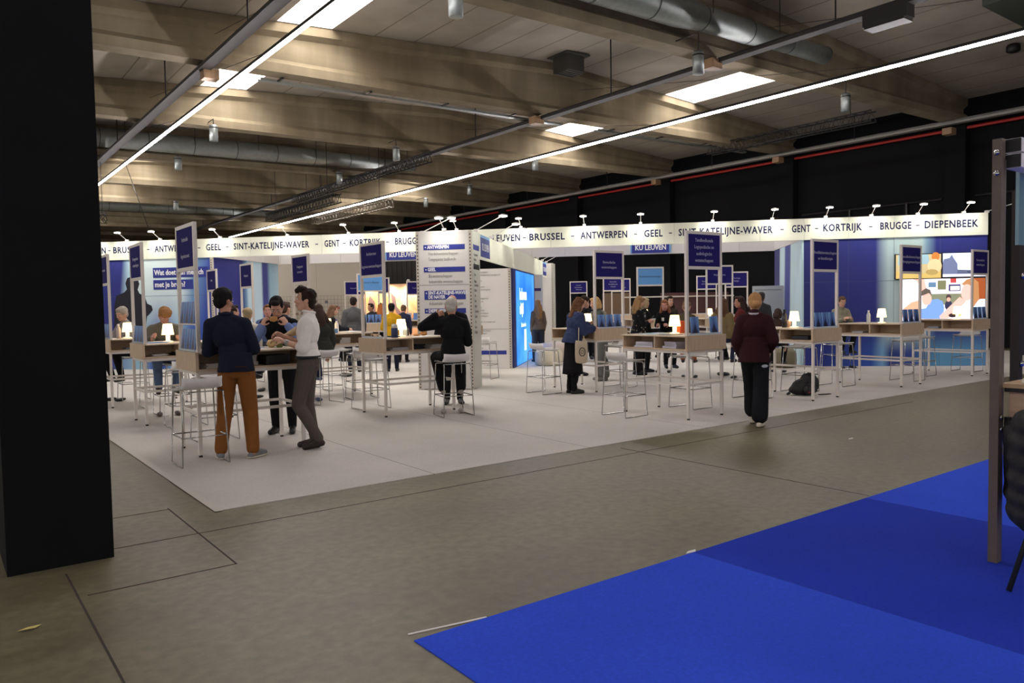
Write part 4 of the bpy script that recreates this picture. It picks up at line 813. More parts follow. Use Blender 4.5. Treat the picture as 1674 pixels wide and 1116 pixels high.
    for i in (-1, 1):
        b.cap(S[i], .05*g, E_[i], .041*g); b.cap(E_[i], .041*g, W_[i]+(E_[i]-W_[i])*.12, .027*g)
        k_ = 1.0 if skirt else .82; b.cap(Hh[i], .086*k_, Kn[i], .054*k_); b.cap(Kn[i], .054*k_, An[i], .038*k_); b.ell(Kn[i]+(An[i]-Kn[i])*.28+V(0, -.014*k_, 0), (.05*k_, .052*k_, .11)); b.cap(An[i]+V(0, -.02, -.03), .03, To[i], .024)
    me = solidify_blobs(b, max(.0085, vox*.62))
    hb = MB()
    for j, i in enumerate((-1, 1)):
        d = V(*hd[j]) if hd[j] else (W_[i]-E_[i]); n = V(*hn[j]) if hn[j] else V(i*.8, .3, .5)
        hand_mesh(hb, W_[i], d, n, hands[j], g, i)
    me2 = solidify_blobs(hb, .0052 if vox < .013 else .0075, 1)
    bm = bmesh.new(); bm.from_mesh(me); bm.from_mesh(me2); body = bpy.data.meshes.new('body'); bm.to_mesh(body); bm.free(); body.materials.append(sk)
    for p in body.polygons: p.use_smooth = True
    parts = []
    def add(nm, me_, m): me_.materials.clear(); me_.materials.append(m); o = link(nm, me_, root); o.scale = (s, s, s); parts.append(o); return o
    add('body', body, sk)
    # face
    if vox < .022:
        for i in (-1, 1):
            b = MB(); b.ell(hp(i*.034, .086, .004), (.014, .008, .008), hr); b.mi = 1; b.ell(hp(i*.034, .0925, .004), (.0065, .004, .0068), hr)
            o = link('eye', b.mesh('eye', [M_EYEW, M_IRIS], True), root); o.scale = (s, s, s)
        b = MB(); b.cap(hp(-.022, .097, -.066), .006, hp(.022, .097, -.066), .006, 8); add('lips', b.mesh('lips', [], True), M_LIP)
        hm_ = hairm('%d_%d_%d' % hair[1], hair[1])
        for i in (-1, 1): b = MB(); b.cap(hp(i*.018, .090, .027), .0035, hp(i*.05, .077, .029), .003, 6); add('eyebrow', b.mesh('eyebrow', [], True), hm_)
    # clothes
    tm = cloth(*top); b = MB(); torso(b, topfat, False)
    zt_, zb_ = .13, (-.02+hem if hem is not None else .045); fx = topfat if hem is not None else topfat*.5; A_, B_ = [], []; n_ = 22
    for k in range(n_):
        ca, sa = math.cos(2*PI*k/n_), math.sin(2*PI*k/n_); A_.append(b.bm.verts.new(pel+rotl @ V((.142*g+fx)*ca, (.102*g+fx)*sa-.006, zt_))); B_.append(b.bm.verts.new(pel+rotl @ V((.172+fx)*ca, (.128+fx)*sa-.015, zb_)))
    for k in range(n_): b._f([A_[k], A_[(k+1) % n_], B_[(k+1) % n_], B_[k]])
    b._f(A_); b._f(B_[::-1])
    for i in (-1, 1):
        k = {'long': .93, 'three': .55, 'roll': .22, 'short': -1}[sleeve]
        if k < 0: b.cap(S[i], .056*g+topfat, S[i]+(E_[i]-S[i])*.7, .052*g+topfat)
        else: b.cap(S[i], .055*g+topfat, E_[i], .046*g+topfat); b.cap(E_[i], .046*g+topfat, E_[i]+(W_[i]-E_[i])*k, .034*g+topfat*.8)
    add('top', solidify_blobs(b, vox*.75, 3, folds), tm)
    pm = cloth(*bottom); b = MB()
    if True:
        b.ell(pel+V(0, -.012, .0), (.168, .124, .125), rotl)
        for i in (-1, 1):
            u_ = (Kn[i]-An[i]).normalized(); re = .054+wide; b.cap(Hh[i], .102, Kn[i], .074+wide*.5); b.cap(Kn[i], .074+wide*.5, An[i]+u_*max(0, re-.05), re)
        b.ell(pel+V(0, -.05, -.05), (.135, .08, .09))
        me = solidify_blobs(b, vox*.75, 3, folds, zmin=.045)
        add('trousers', me, pm)
    if skirt:
        sm = cloth(*(skirt[1] if isinstance(skirt, tuple) else top)); zl = skirt[0] if isinstance(skirt, tuple) else skirt
        b = MB(); n = 20; rings = []
        for q in range(7):
            t_ = q/6; zz = (pz+.06)*(1-t_)+zl*t_; rings.append([b.bm.verts.new(((.16+.05*t_+.012*t_*math.sin(5*k))*math.cos(2*PI*k/n), (.125+.05*t_+.012*t_*math.cos(4*k))*math.sin(2*PI*k/n)-.01, zz)) for k in range(n)])
        for A, B in zip(rings, rings[1:]):
            for k in range(n): b._f([A[k], A[(k+1) % n], B[(k+1) % n], B[k]])
        b._f(rings[0]); b._f(rings[-1]); add('skirt', b.mesh('skirt', [], True), sm)
    for i in (-1, 1):
        b = MB(); A, T_ = An[i], To[i]; d = (T_-A); d2 = V(d.x, d.y, 0).normalized()
        hl = V(A.x, A.y, 0)-d2*.035; hl.z = A.z-.052; flat = abs((T_.z-A.z)+.053) < .03
        if flat: b.ell((V(hl.x, hl.y, .035)+V(T_.x, T_.y, .03))/2, (.045, .14, .034), Matrix.Rotation(math.atan2(-d2.x, d2.y), 3, 'Z'))
        b.cap(hl, .036, T_, .036); b.cap(A+V(0, -.005, -.01), .043, T_, .034)
        sm = add('shoe', solidify_blobs(b, vox*.7, 2, zmin=.0), mat('shoe_'+shoes[0], shoes[1], .45, var=.15, vscale=20))
        if sole and flat:
            b = MB(); b.ell((V(hl.x, hl.y, .014)+V(T_.x, T_.y, .014))/2, (.05, .15, .014), Matrix.Rotation(math.atan2(-d2.x, d2.y), 3, 'Z')); me = b.mesh('sole', [], True)
            for v in me.vertices: v.co.z = max(v.co.z, -.002)
            me.materials.append(mat('sole_'+sole[0], sole[1], .6)); link('sole', me, sm)
    # hair
    st, hc_ = hair[0], hair[1]; hm_ = hairm('%d_%d_%d' % hc_, hc_)
    if st != 'bald':
        b = MB(); b.ell(hp(0, -.024, .048), (.085, .098, .088), hr); b.ell(hp(0, -.055, -.005), (.077, .06, .082), hr); b.ell(hp(0, .05, .098), (.058, .045, .032), hr)
        for i in (-1, 1): b.ell(hp(i*.07, .005, .035), (.018, .042, .05), hr)
        if st == 'quiff': b.ell(hp(0, .045, .118), (.07, .06, .04), hr); b.ell(hp(.02, .085, .095), (.045, .03, .03), hr); b.ell(hp(0, -.06, -.05), (.07, .05, .05), hr)
        if st == 'mop': b.ell(hp(0, .03, .085), (.092, .085, .06), hr); b.ell(hp(0, .08, .06), (.06, .03, .035), hr)
        if st == 'thick': b.ell(hp(0, -.02, .06), (.094, .108, .09), hr)
        if st == 'bob':
            for i in (-1, 1): b.cap(hp(i*.075, -.01, .0), .034, hp(i*.07, .0, -.09), .03)
            b.cap(hp(0, -.07, 0), .06, hp(0, -.065, -.1), .055)
        if st == 'bun': b.ell(hp(.0, -.115, -.03), (.048, .042, .045), hr); b.ell(hp(0, -.06, -.02), (.075, .06, .075), hr)
        if st in ('long', 'wavy'):
            Lh = .30 if st == 'long' else .40
            dn = V(0, 0, -1)
            for i in (-1, 1):
                p = hp(i*.07, -.025, -.02); o_ = V(i*(.02+topfat*.5), -.02-topfat, 0); b.cap(p, .036, p+dn*Lh*.5+o_, .045); b.cap(p+dn*Lh*.5+o_, .045, p+dn*Lh+o_, .022)
            p = hp(0, -.075, 0); o_ = V(0, -.04-topfat, 0); b.cap(p, .062, p+dn*Lh*.6+o_, .062); b.cap(p+dn*Lh*.6+o_, .062, p+dn*Lh*1.05+o_, .03)
            for i in (-1, 1): b.cap(p+V(i*.04, .01, -.05), .045, p+dn*Lh*.95+V(i*.06, -.03-topfat, 0), .03)
        add('hair', solidify_blobs(b, min(.012, vox*.8), 2, .03 if st in ('wavy', 'mop', 'quiff') else .014, TEX2), hm_)
    elif beard is None and hair[0] == 'bald':
        b = MB(); 
        for i in (-1, 1): b.ell(hp(i*.066, -.035, .0), (.02, .055, .035), hr)
        b.ell(hp(0, -.083, -.005), (.06, .025, .04), hr); add('hair', solidify_blobs(b, .01, 1), hm_)
    if extra: extra(root, dict(hp=hp, hr=hr, S=S, E=E_, W=W_, pel=pel, waist=waist, chest=chest, neck=neck, s=s, add=add, rotl=rotl, torso=torso))
    return root, dict(hp=hp, S=S, E=E_, W=W_, s=s, root=root, hr=hr)
NAVY, BLK, GREY = ('dark_navy', (24, 28, 44)), ('black', (20, 20, 22)), ('mid_grey', (88, 88, 90))
def collar(col, lo=.0):
    def f(root, d):
        b = MB(); b.tube([d['neck']+V(.062*math.cos(2*PI*k/12), .06*math.sin(2*PI*k/12)-.0, .035+.012*math.sin(2*PI*k/12)) for k in range(12)], .016, 8, True); d['add']('collar', b.mesh('collar', [], True), cloth(*col))
    return f
# --- three men at the first left table
def ex1(root, d):
    collar(NAVY)(root, d)
    b = MB(); b.box(tuple(d['pel']+V(.075, -.165, .0)), (.11, .012, .012)); d['add']('pocket_seam', b.mesh('pocket_seam', []), cloth('dark_brown', (60, 36, 18)))
person('person with black hair, dark navy shirt and brown trousers, seen from behind at front left', 2.60, 8.33, -28, 1.80, .0115, head=(-34, 4), lean=2, side=-.10, skin='mid', el=(-.045, .03, -.28), wl=(.16, .18, .06), er=(.085, .03, -.265), wr=(-.10, .22, .06), hands=(.7, .7), hn=((-.2, .2, .9), (.2, .2, .9)),
       legs=((-.13, .02, .50), (.12, .03, .50), (-.175, -.03, .085), (.15, -.05, .085), (-.22, .13, .032), (.24, .08, .032)), top=('dark_navy', (24, 28, 44)), topfat=.017, hem=-.04, bottom=('tan_brown', (128, 80, 38)), wide=.012, shoes=('grey_canvas', (110, 112, 114)), sole=('cream', (206, 196, 178)), hair=('thick', (13, 11, 11)), extra=ex1)
def ex2(root, d):   # waistcoat over the blue shirt
    b = MB(); d['torso'](b, .027, False); b.ell(d['pel']+V(0, 0, .04), (.182, .14, .12), d['rotl'])
    d['add']('waistcoat', solidify_blobs(b, .01, 3, .006), cloth('black', (20, 20, 24)))
    p = (d['W'][1]+d['W'][-1])/2+V(0, .03, .075); b = MB(); b.ell(p, (.05, .03, .035)); b.ell(p+V(-.01, .02, .005), (.04, .02, .028)); o = b.mesh('bread', [], True)
    o.materials.append(mat('bread_crust', (196, 142, 84), .8, var=.2)); o.transform(Matrix.Diagonal((d['s'],)*3).to_4x4())
    q = link('sandwich', o, None, 'small sandwich held at the mouth of the man in the black waistcoat', 'food'); q.matrix_world = Matrix.Translation(root.location) @ root.rotation_euler.to_matrix().to_4x4()
person('person in black waistcoat and blue shirt biting a sandwich, facing the camera across the table', 3.58, 9.62, 146, 1.76, .0115, head=(6, 34), lean=14, el=(-.12, .15, -.215), wl=(.135, .07, .215), er=(.12, .15, -.215), wr=(-.135, .07, .215), hands=(.9, .9), hd=((.45, .1, .75), (-.45, .1, .75)), hn=((-.6, .7, .3), (.6, .7, .3)), skin='light',
       top=('shirt_blue', (118, 138, 188)), topfat=.016, hem=None, bottom=BLK, shoes=('black_leather', (20, 18, 18)), hair=('short', (22, 18, 16)), extra=ex2)
def ex3(root, d):
    collar(('white_shirt', (236, 230, 224)))(root, d)
    w_, e_ = d['W'][-1], d['E'][-1]; u = (e_-w_).normalized(); b = MB(); b.cap(w_+u*.035, .031, w_+u*.058, .032); d['add']('wristwatch', b.mesh('wristwatch', [], True), mat('watch_metal', (170, 166, 160), .3, .6))
    b = MB(); b.tube([d['pel']+V(.172*math.cos(2*PI*k/20), .125*math.sin(2*PI*k/20)-.01, .055) for k in range(20)], .016, 6, True); d['add']('belt', b.mesh('belt', [], True), M_BLACK)
person('person in white shirt with rolled sleeves and grey trousers, legs crossed, looking left', 3.38, 8.30, 60, 1.80, .0115, head=(8, -4), lean=-2, el=(-.05, .03, -.27), wl=(.06, .22, .075), er=(.05, .09, -.25), wr=(-.10, .20, .10), hands=(.6, .8), hn=((-.6, .0, .7), (.5, .1, .8)), skin='light', sleeve='roll',
       legs=((-.07, .10, .50), (.06, .02, .50), (-.02, -.10, .115), (.075, -.05, .085), (-.045, .045, .03), (.12, .12, .032)), top=('white_shirt', (236, 230, 224)), topfat=.018, hem=None, bottom=('check_grey', (86, 80, 74)), shoes=('brown_black_leather', (38, 26, 22)), hair=('quiff', (36, 24, 18)), extra=ex3)
# --- at the Architectuur table
person('person with grey-white hair, black jumper and black trousers on a stool, hand on the head', 6.05, 9.44, -24, 1.80, .0115, sit=.79, head=(-12, 2), lean=4, el=(-.25, .06, -.04), wl=(.20, -.05, .17), er=(.06, .03, -.27), wr=(.0, .23, .02), hands=(.7, .5), hn=((.1, -.9, .3), (.6, .2, .6)), hd=((.95, .15, .25), None), skin='mid',
       legs=((-.19, .40, .80), (.17, .40, .80), (-.13, .14, .36), (.13, .14, .36), (-.11, .28, .30), (.14, .28, .30)), top=BLK, topfat=.022, hem=-.02, bottom=BLK, wide=.02, shoes=('grey_white_trainers', (150, 140, 132)), hair=('short', (188, 182, 172)))
person('person with bald head and black clothes facing the grey-haired man, mostly hidden behind him', 6.74, 10.52, 150, 1.76, .013, head=(14, 24), lean=8, el=(-.07, .12, -.24), wl=(.12, .18, .06), er=(.06, .03, -.27), wr=(.0, .16, -.16), skin='pink', top=BLK, topfat=.024, bottom=BLK, shoes=('black_trainers', (40, 38, 38)), hair=('bald', (120, 110, 104)))
# --- right half
def ex6(root, d):
    sh, s_ = d['S'][1], d['s']
    c = d['pel']+V(.245, .045, -.19); b = MB(); n = 14; R_ = []
    for q, (zz, wx, wy) in enumerate(((.20, .115, .02), (.12, .125, .04), (-.05, .13, .055), (-.17, .125, .05), (-.2, .11, .03))):
        R_.append([b.bm.verts.new(c+V(.6*wy*math.sin(2*PI*k/n), wx*math.cos(2*PI*k/n), zz+.01*math.cos(4*PI*k/n))) for k in range(n)])
    for A, B in zip(R_, R_[1:]):
        for k in range(n): b._f([A[k], A[(k+1) % n], B[(k+1) % n], B[k]])
    b._f(R_[0]); b._f(R_[-1]); bag = b.mesh('bag', [cloth('canvas', (196, 180, 156))], True); bag.transform(Matrix.Diagonal((s_,)*3).to_4x4())
    M = Matrix.Translation(root.location) @ root.rotation_euler.to_matrix().to_4x4()
    t = link('tote_bag', None, None, 'beige canvas tote bag with round black emblem on the shoulder of the girl in navy', 'bag'); t.matrix_world = M
    link('body', bag, t)
    b = MB(); b.tube([c+V(.035, .06*math.cos(2*PI*k/20), .0+.075*math.sin(2*PI*k/20)) for k in range(20)], .007, 6, True); b.tube([c+V(.035, .03*math.cos(2*PI*k/8), .0+.03*math.sin(2*PI*k/8)) for k in range(8)], .004, 5, True); me = b.mesh('emblem', M_BLACK); me.transform(Matrix.Diagonal((s_,)*3).to_4x4()); link('emblem', me, t)
    for yy in (-.06, .06):
        b = MB(); b.tube([c+V(.01, yy, .19), c+V(-.02, yy*.6, .40), sh+V(.045, yy*.3, .07), sh+V(-.01, yy*.3, .098), sh+V(-.04, yy*.3-.03, .08)], .009, 6); me = b.mesh('handle', cloth('canvas', (196, 180, 156))); me.transform(Matrix.Diagonal((s_,)*3).to_4x4()); link('handle', me, t)
person('person with long wavy auburn hair, navy puffer jacket and black skirt standing at the table', 9.06, 10.22, -104, 1.70, .0125, female=True, head=(10, 16), lean=10, el=(-.05, .10, -.24), wl=(.10, .2, .10), er=(.05, .05, -.255), wr=(-.04, .22, .05), skin='light', top=('navy_puffer', (50, 60, 92)), topfat=.05, folds=.035, hem=-.03,
       legs=((-.09, .02, .48), (.08, .0, .48), (-.09, -.03, .085), (.07, -.02, .085), (-.10, .14, .034), (.08, .15, .034)), bottom=BLK, skirt=(.36, BLK), shoes=('black_boots', (20, 19, 19)), sole=('black', (16, 16, 16)), hair=('wavy', (100, 68, 44)), extra=ex6)
def ex7(root, d):
    b = MB(); b.tube([d['neck']+V(.075*math.cos(2*PI*k/14), .07*math.sin(2*PI*k/14)-.005, .02+.012*math.sin(2*PI*k/14)) for k in range(14)], .014, 6, True); d['add']('collar', b.mesh('collar', [], True), cloth('pale_lilac', (206, 196, 204)))
    b = MB(); b.ell(d['pel']+V(.13, -.02, -.16), (.05, .09, .03)); d['add']('shirt_tail', b.mesh('shirt_tail', [], True), cloth('pale_blue', (206, 212, 224)))
person('person with fair hair in a bun, dark maroon jumper and wide black trousers, walking away', 8.30, 5.92, -62, 1.68, .0115, female=True, head=(14, 2), lean=3, el=(-.07, -.02, -.275), wl=(.04, .14, -.20), er=(.085, -.02, -.26), wr=(-.07, .18, -.13), hands=(.5, .6), skin='light',
       legs=((-.07, .22, .53), (.08, .03, .50), (-.06, .28, .12), (.07, -.05, .085), (-.06, .44, .06), (.085, .11, .032)), top=('maroon', (50, 21, 27)), topfat=.04, hem=-.10, folds=.008, bottom=('charcoal_black', (24, 25, 30)), wide=.055, shoes=('cream_trainers', (206, 198, 180)), sole=('cream', (206, 196, 178)), hair=('bun', (186, 140, 92)), extra=ex7)
def phone(label, dz=.06):
    def f(root, d):
        p = (d['W'][-1]+d['W'][1])/2+V(0, .07, dz); b = MB(); b.box(p, (.075, .012, .15), Euler((R(-40), 0, 0)).to_matrix(), .004); me = b.mesh('phone', M_BLACK); me.transform(Matrix.Diagonal((d['s'],)*3).to_4x4())
        o = link('smartphone', me, None, label, 'phone'); o.matrix_world = Matrix.Translation(root.location) @ root.rotation_euler.to_matrix().to_4x4()
    return f
def ex8(root, d):
    phone('black phone held by the woman in the black dress')(root, d)
    b = MB(); b.box(d['chest']+V(.0, .165, .02), (.09, .004, .06), Euler((R(-8), 0, 0)).to_matrix()); d['add']('name_badge', b.mesh('badge', []), M_PAPER)
    b = MB(); rn = random.Random(5)
    for k in range(60):
        a_ = rn.uniform(0, 2*PI); zz = rn.uniform(-.3, .3); b.ell(d['chest']+V(.186*math.cos(a_), .15*math.sin(a_)+.01, zz-.06), (.012, .012, .015), None, 1)
    d['add']('flower_print', b.mesh('flower', [], True), cloth('pale_print', (170, 160, 140)))
person('person with long light brown hair and black flowered dress, looking at a phone', 12.4, 11.85, -118, 1.72, .0125, female=True, head=(4, 24), lean=3, el=(-.04, .06, -.26), wl=(.11, .2, .07), er=(.04, .06, -.26), wr=(-.11, .2, .07), hands=(.9, .9), skin='light', sleeve='three', top=('black_dress', (22, 22, 26)), topfat=.02, hem=-.06, bottom=BLK, skirt=(.72, ('black_dress', (22, 22, 26))), shoes=BLK, hair=('long', (146, 112, 74)), extra=ex8)
person('person with blonde hair and grey trousers leaning on the Biomedische table from its far side', 11.0, 11.5, 62, 1.72, .015, female=True, head=(-6, 10), lean=10, el=(-.04, .12, -.24), wl=(.02, .2, .08), er=(.04, .12, -.24), wr=(-.02, .2, .08), top=('grey_green', (80, 84, 80)), bottom=('slate_grey', (98, 98, 96)), wide=.055, shoes=('grey_shoes', (120, 116, 110)), hair=('bob', (202, 164, 108)))
person('person in a black t-shirt with dark hair leaning forward, behind the girl in navy', 11.4, 12.7, -100, 1.78, .016, head=(0, 18), lean=14, el=(-.03, .16, -.22), wl=(.05, .24, -.02), er=(.03, .16, -.22), wr=(-.05, .24, -.02), sleeve='short', top=BLK, bottom=BLK, hair=('short', (40, 28, 22)))
person('person with fair bobbed hair right behind the woman in the black dress', 13.0, 12.2, -100, 1.68, .016, female=True, head=(0, 10), top=BLK, bottom=BLK, hair=('bob', (176, 152, 118)))
person('person with long reddish hair in black sitting facing left, name badge on the chest', 13.5, 12.0, 120, 1.7, .016, sit=.79, female=True, head=(0, 10), lean=10, el=(-.03, .14, -.24), wl=(.06, .22, .02), er=(.03, .14, -.24), wr=(-.06, .22, .02), top=BLK, bottom=BLK, hair=('long', (146, 96, 66)), skin='pink', extra=lambda r_, d: d['add']('name_badge', (lambda b: (b.box(d['chest']+V(.03, .16, .0), (.06, .004, .08)), b.mesh('badge', []))[1])(MB()), M_PAPER))
person('person with brown hair tied back and olive coat, back turned, left of the Tandheelkunde sign', 12.35, 10.45, -60, 1.68, .016, sit=.76, female=True, head=(0, 12), lean=8, top=('olive_brown', (84, 72, 54)), bottom=('rust_orange', (150, 76, 44)), hair=('bun', (120, 94, 66)))
person('person with long dark hair standing behind the seated pair left of the Tandheelkunde sign', 14.2, 12.5, 150, 1.72, .018, female=True, top=('dark_brown_top', (56, 46, 40)), bottom=BLK, hair=('long', (44, 32, 26)))
person('person with long brown hair and olive knit seated inside the Tandheelkunde sign frame', 12.75, 9.85, -70, 1.7, .015, sit=.78, female=True, head=(0, 6), lean=4, el=(-.03, .1, -.26), wl=(.05, .2, .06), top=('olive_knit', (120, 104, 72)), topfat=.03, bottom=('navy_jeans', (40, 46, 70)), hair=('long', (92, 66, 46)))
person('person with dark hair and dark red jumper seated left of the walking woman', 13.75, 10.15, 40, 1.74, .015, sit=.8, female=True, head=(10, 4), top=('dark_red', (92, 36, 34)), topfat=.035, bottom=BLK, hair=('long', (46, 30, 26)), skin='mid')
person('person with short grey-black hair and dark checked shirt before the whiteboard', 17.05, 11.95, -62, 1.78, .015, head=(0, 8), el=(-.04, .06, -.26), wl=(.05, .2, .03), top=('dark_check', (50, 52, 52)), bottom=BLK, skin='dark', hair=('thick', (52, 48, 46)))
person('person with brown hair tied back, grey cardigan, seated before the dark blue wall eating', 16.88, 9.72, 150, 1.7, .0135, sit=.79, female=True, head=(-14, 14), lean=8, el=(-.05, .10, -.25), wl=(.10, .18, .08), er=(.05, .10, -.25), wr=(-.10, .18, .08), skin='light', top=('grey_khaki', (136, 130, 112)), topfat=.028, bottom=BLK, shoes=BLK, hair=('bun', (96, 70, 54)))
person('person with long brown hair and dark trousers standing right of the glowing blue wall', 13.45, 16.6, -20, 1.7, .016, female=True, head=(0, 6), top=('brown_top', (110, 90, 70)), bottom=('grey_black', (52, 52, 54)), wide=.03, hair=('wavy', (146, 106, 66)))
person('person in the navy coat sitting with dark hair behind the walking woman, bent low', 14.6, 9.9, -70, 1.66, .018, sit=.62, lean=24, female=True, head=(0, 20), top=('brown_black', (60, 44, 40)), bottom=BLK, hair=('bob', (62, 44, 38)))
# --- left half, behind the men
person('person with tousled ginger-blond hair and grey-green jumper bent over the second left table', 2.90, 12.78, 172, 1.76, .013, sit=.8, head=(8, 34), lean=20, el=(-.08, .16, -.20), wl=(.05, .17, .06), er=(.07, .14, -.22), wr=(-.03, .2, .10), hands=(.8, .5), skin='pink', top=('grey_green_knit', (112, 108, 96)), topfat=.026, bottom=('blue_jeans', (86, 104, 136)), shoes=('brown_boots', (56, 40, 32)), hair=('mop', (156, 112, 68)))
person('person with short grey hair and grey top in profile at the third left table', 2.9, 15.35, 120, 1.72, .014, sit=.8, female=True, head=(0, 10), lean=10, el=(-.05, .14, -.23), wl=(.02, .22, .0), er=(.05, .14, -.23), wr=(-.02, .22, .0), top=('grey_stripe', (142, 136, 134)), topfat=.024, bottom=BLK, hair=('thick', (164, 156, 146)))
person('person with dark tied-up hair, turned right, beside the head of the man in navy', 4.25, 13.75, -80, 1.7, .016, sit=.8, female=True, top=('dusty_grey', (120, 112, 106)), bottom=NAVY, hair=('bun', (48, 34, 28)))
person('person with grey-blond hair and white shirt, back turned, between the men in navy and waistcoat', 4.78, 14.55, -30, 1.7, .016, sit=.74, top=('off_white', (196, 190, 178)), bottom=NAVY, hair=('thick', (158, 140, 108)))
person('person with red-brown hair and blue shirt behind the man in the waistcoat', 5.38, 15.15, 160, 1.72, .016, sit=.8, top=('mid_blue', (92, 108, 150)), bottom=NAVY, skin='pink', hair=('short', (120, 84, 60)))
person('person with dark hair and navy top right behind the man in the waistcoat', 6.3, 17.2, -60, 1.78, .018, top=NAVY, bottom=NAVY, hair=('short', (40, 34, 32)))
person('person with dark brown hair and navy coat seen left of the white-shirted man', 5.41, 14.3, -60, 1.76, .016, sit=.82, female=True, top=('navy_coat', (34, 40, 58)), bottom=NAVY, hair=('bun', (70, 50, 42)))
person('person with long dark hair and dark green coat, back turned, right of the white-shirted man', 5.22, 12.15, 10, 1.68, .0145, sit=.8, female=True, head=(-20, 8), lean=6, top=('dark_green_grey', (52, 54, 50)), topfat=.04, bottom=('dark_blue_jeans', (40, 46, 74)), shoes=('blue_white_trainers', (70, 80, 120)), hair=('long', (62, 44, 34)))
person('person with brown hair and black coat seated in profile facing right, before the wire board', 7.3, 16.6, -100, 1.7, .015, sit=.8, female=True, head=(0, 4), lean=8, el=(-.03, .16, -.22), wl=(.03, .2, .0), er=(.03, .16, -.22), wr=(-.03, .2, .0), top=('black_coat', (28, 28, 34)), topfat=.03, bottom=BLK, hair=('long', (110, 82, 62)))
person('person in a grey jumper with dark hair, back turned, behind the pale blue sign', 8.35, 17.5, -32, 1.84, .016, top=('slate_jumper', (84, 84, 86)), topfat=.035, bottom=NAVY, hair=('short', (34, 26, 22)))
person('person with dark hair in profile, right of the man in the grey jumper', 11.0, 21.8, 100, 1.7, .02, top=('dark_grey_shirt', (44, 44, 48)), bottom=BLK, skin='mid', hair=('short', (30, 22, 20)))
person('person in a bright yellow jumper with black hair, back turned, before the orange booth', 9.1, 16.95, -30, 1.66, .0145, head=(0, 6), el=(-.06, .04, -.26), wl=(.12, .16, .06), er=(.06, .04, -.26), wr=(-.12, .16, .06), top=('mustard_yellow', (196, 150, 26)), topfat=.03, bottom=NAVY, hair=('thick', (18, 14, 14)))
person('person with glasses and dark clothes facing the camera beside the yellow jumper', 12.1, 23.3, 150, 1.72, .02, top=('plum_black', (48, 36, 42)), bottom=BLK, skin='mid', hair=('short', (36, 26, 26)))
person('person in a navy top bending away, right of the yellow jumper', 10.8, 19.47, -40, 1.66, .018, lean=16, top=('navy_top', (42, 46, 72)), bottom=BLK, hair=('short', (110, 86, 66)))
person('person with long orange hair in the lit booth left of the yellow jumper', 11.7, 22.52, -20, 1.68, .02, female=True, top=('grey_brown', (120, 96, 84)), bottom=BLK, hair=('long', (190, 110, 56)))
person('person with dark red-brown face in the dim group behind the Biomedische sign, left one', 15.0, 16.3, 140, 1.7, .02, top=BLK, bottom=BLK, skin='pink', hair=('short', (44, 32, 28)))
person('person in the dim group behind the Biomedische sign, right one with bright face', 15.9, 16.9, 150, 1.7, .02, top=('grey_light', (120, 116, 114)), bottom=BLK, hair=('short', (52, 40, 34)))
person('person with grey hair and beige jacket right of the Biomedische sign frame', 14.6, 15.4, 150, 1.66, .02, top=('beige_jacket', (150, 138, 120)), bottom=BLK, hair=('bob', (150, 140, 128)))

# ------------------------------------------------------------------ things on the tables
TT = 1.137     # height of the table tops
def lamp_meshes():
    b = MB(); b.lathe([(.07, 0), (.07, .012), (.03, .02), (.03, .11), (.0001, .11)], seg=20); MESH['lamp_base'] = b.mesh('lamp_base', mat('lit_white_base', (250, 236, 206), .5, emit=.55), True)
    b = MB(); b.lathe([(.086, .105), (.062, .265), (.0001, .268)], seg=24); MESH['lamp_shade'] = b.mesh('lamp_shade', M_SHADE, True)
lamp_meshes()
def lamp(label, x, y, z=TT):
    t = thing('table_lamp', label, 'lamp', (x, y, z), 0, 'small glowing white table lamps')
    link('base', MESH['lamp_base'], t); link('shade', MESH['lamp_shade'], t); return t
for a in (('glowing table lamp on the Architectuur table, left of the grey-haired man', 5.77, 10.45), ('glowing table lamp on the second left table beside the blond man', 2.79, 12.05), ('glowing table lamp on the third left table', 2.72, 14.55), ('glowing table lamp just right of the white-shirted man', 5.80, 13.25),
          ('glowing table lamp on the Tandheelkunde table', 8.62, 7.5), ('glowing table lamp on the Biomedische table by the girl in navy', 9.95, 10.79), ('glowing table lamp on the Revalidatie table right of the walking woman', 11.45, 7.39), ('glowing table lamp on the Gezondheidswetenschappen table', 14.2, 7.34),
          ('glowing table lamp on the table under the screens', 17.0, 7.2), ('glowing table lamp on the table behind the woman in the black dress', 15.6, 14.6), ('glowing table lamp behind the left leaflet of the Tandheelkunde table', 16.75, 13.35), ('glowing table lamp far back left of the yellow jumper', 11.95, 22.6)): lamp(*a)
def bottle(label, x, y, h, r, m, capm, z=TT, liq=None):
    t = thing('bottle', label, 'bottle', (x, y, z)); b = MB(); b.lathe([(r*.96, 0), (r, .01), (r, h*.66), (r*.45, h*.84), (r*.42, h*.93), (.0001, h*.93)], seg=16); b.obj('body', m, t, True)
    b = MB(); b.lathe([(r*.5, h*.9), (r*.5, h), (.0001, h)], seg=12); b.obj('cap', capm, t, True); return t
M_CLEAR = mat('clear_plastic', (196, 204, 208), .15); M_BLUECAP = mat('blue_cap', (52, 66, 140), .4)
bottle('clear water bottle with a dark cap beside the lamp on the second left table', 3.0, 12.12, .24, .033, M_CLEAR, M_BLACK)
bottle('pale pink bottle beside the lamp on the third left table', 2.59, 14.6, .24, .036, mat('pale_pink_plastic', (214, 196, 186), .4), M_PLASTIC)
bottle('white bottle with a blue cap right of the lamp behind the white-shirted man', 6.0, 13.3, .24, .036, M_PLASTIC, M_BLUECAP)
bottle('clear plastic water bottle on the Gezondheidswetenschappen table', 14.12, 7.55, .235, .034, M_CLEAR, M_PLASTIC)
bottle('tall dark bottle left of the lamp on the Revalidatie table', 11.4, 7.54, .30, .042, mat('dark_glass', (26, 24, 30), .2), M_BLACK)
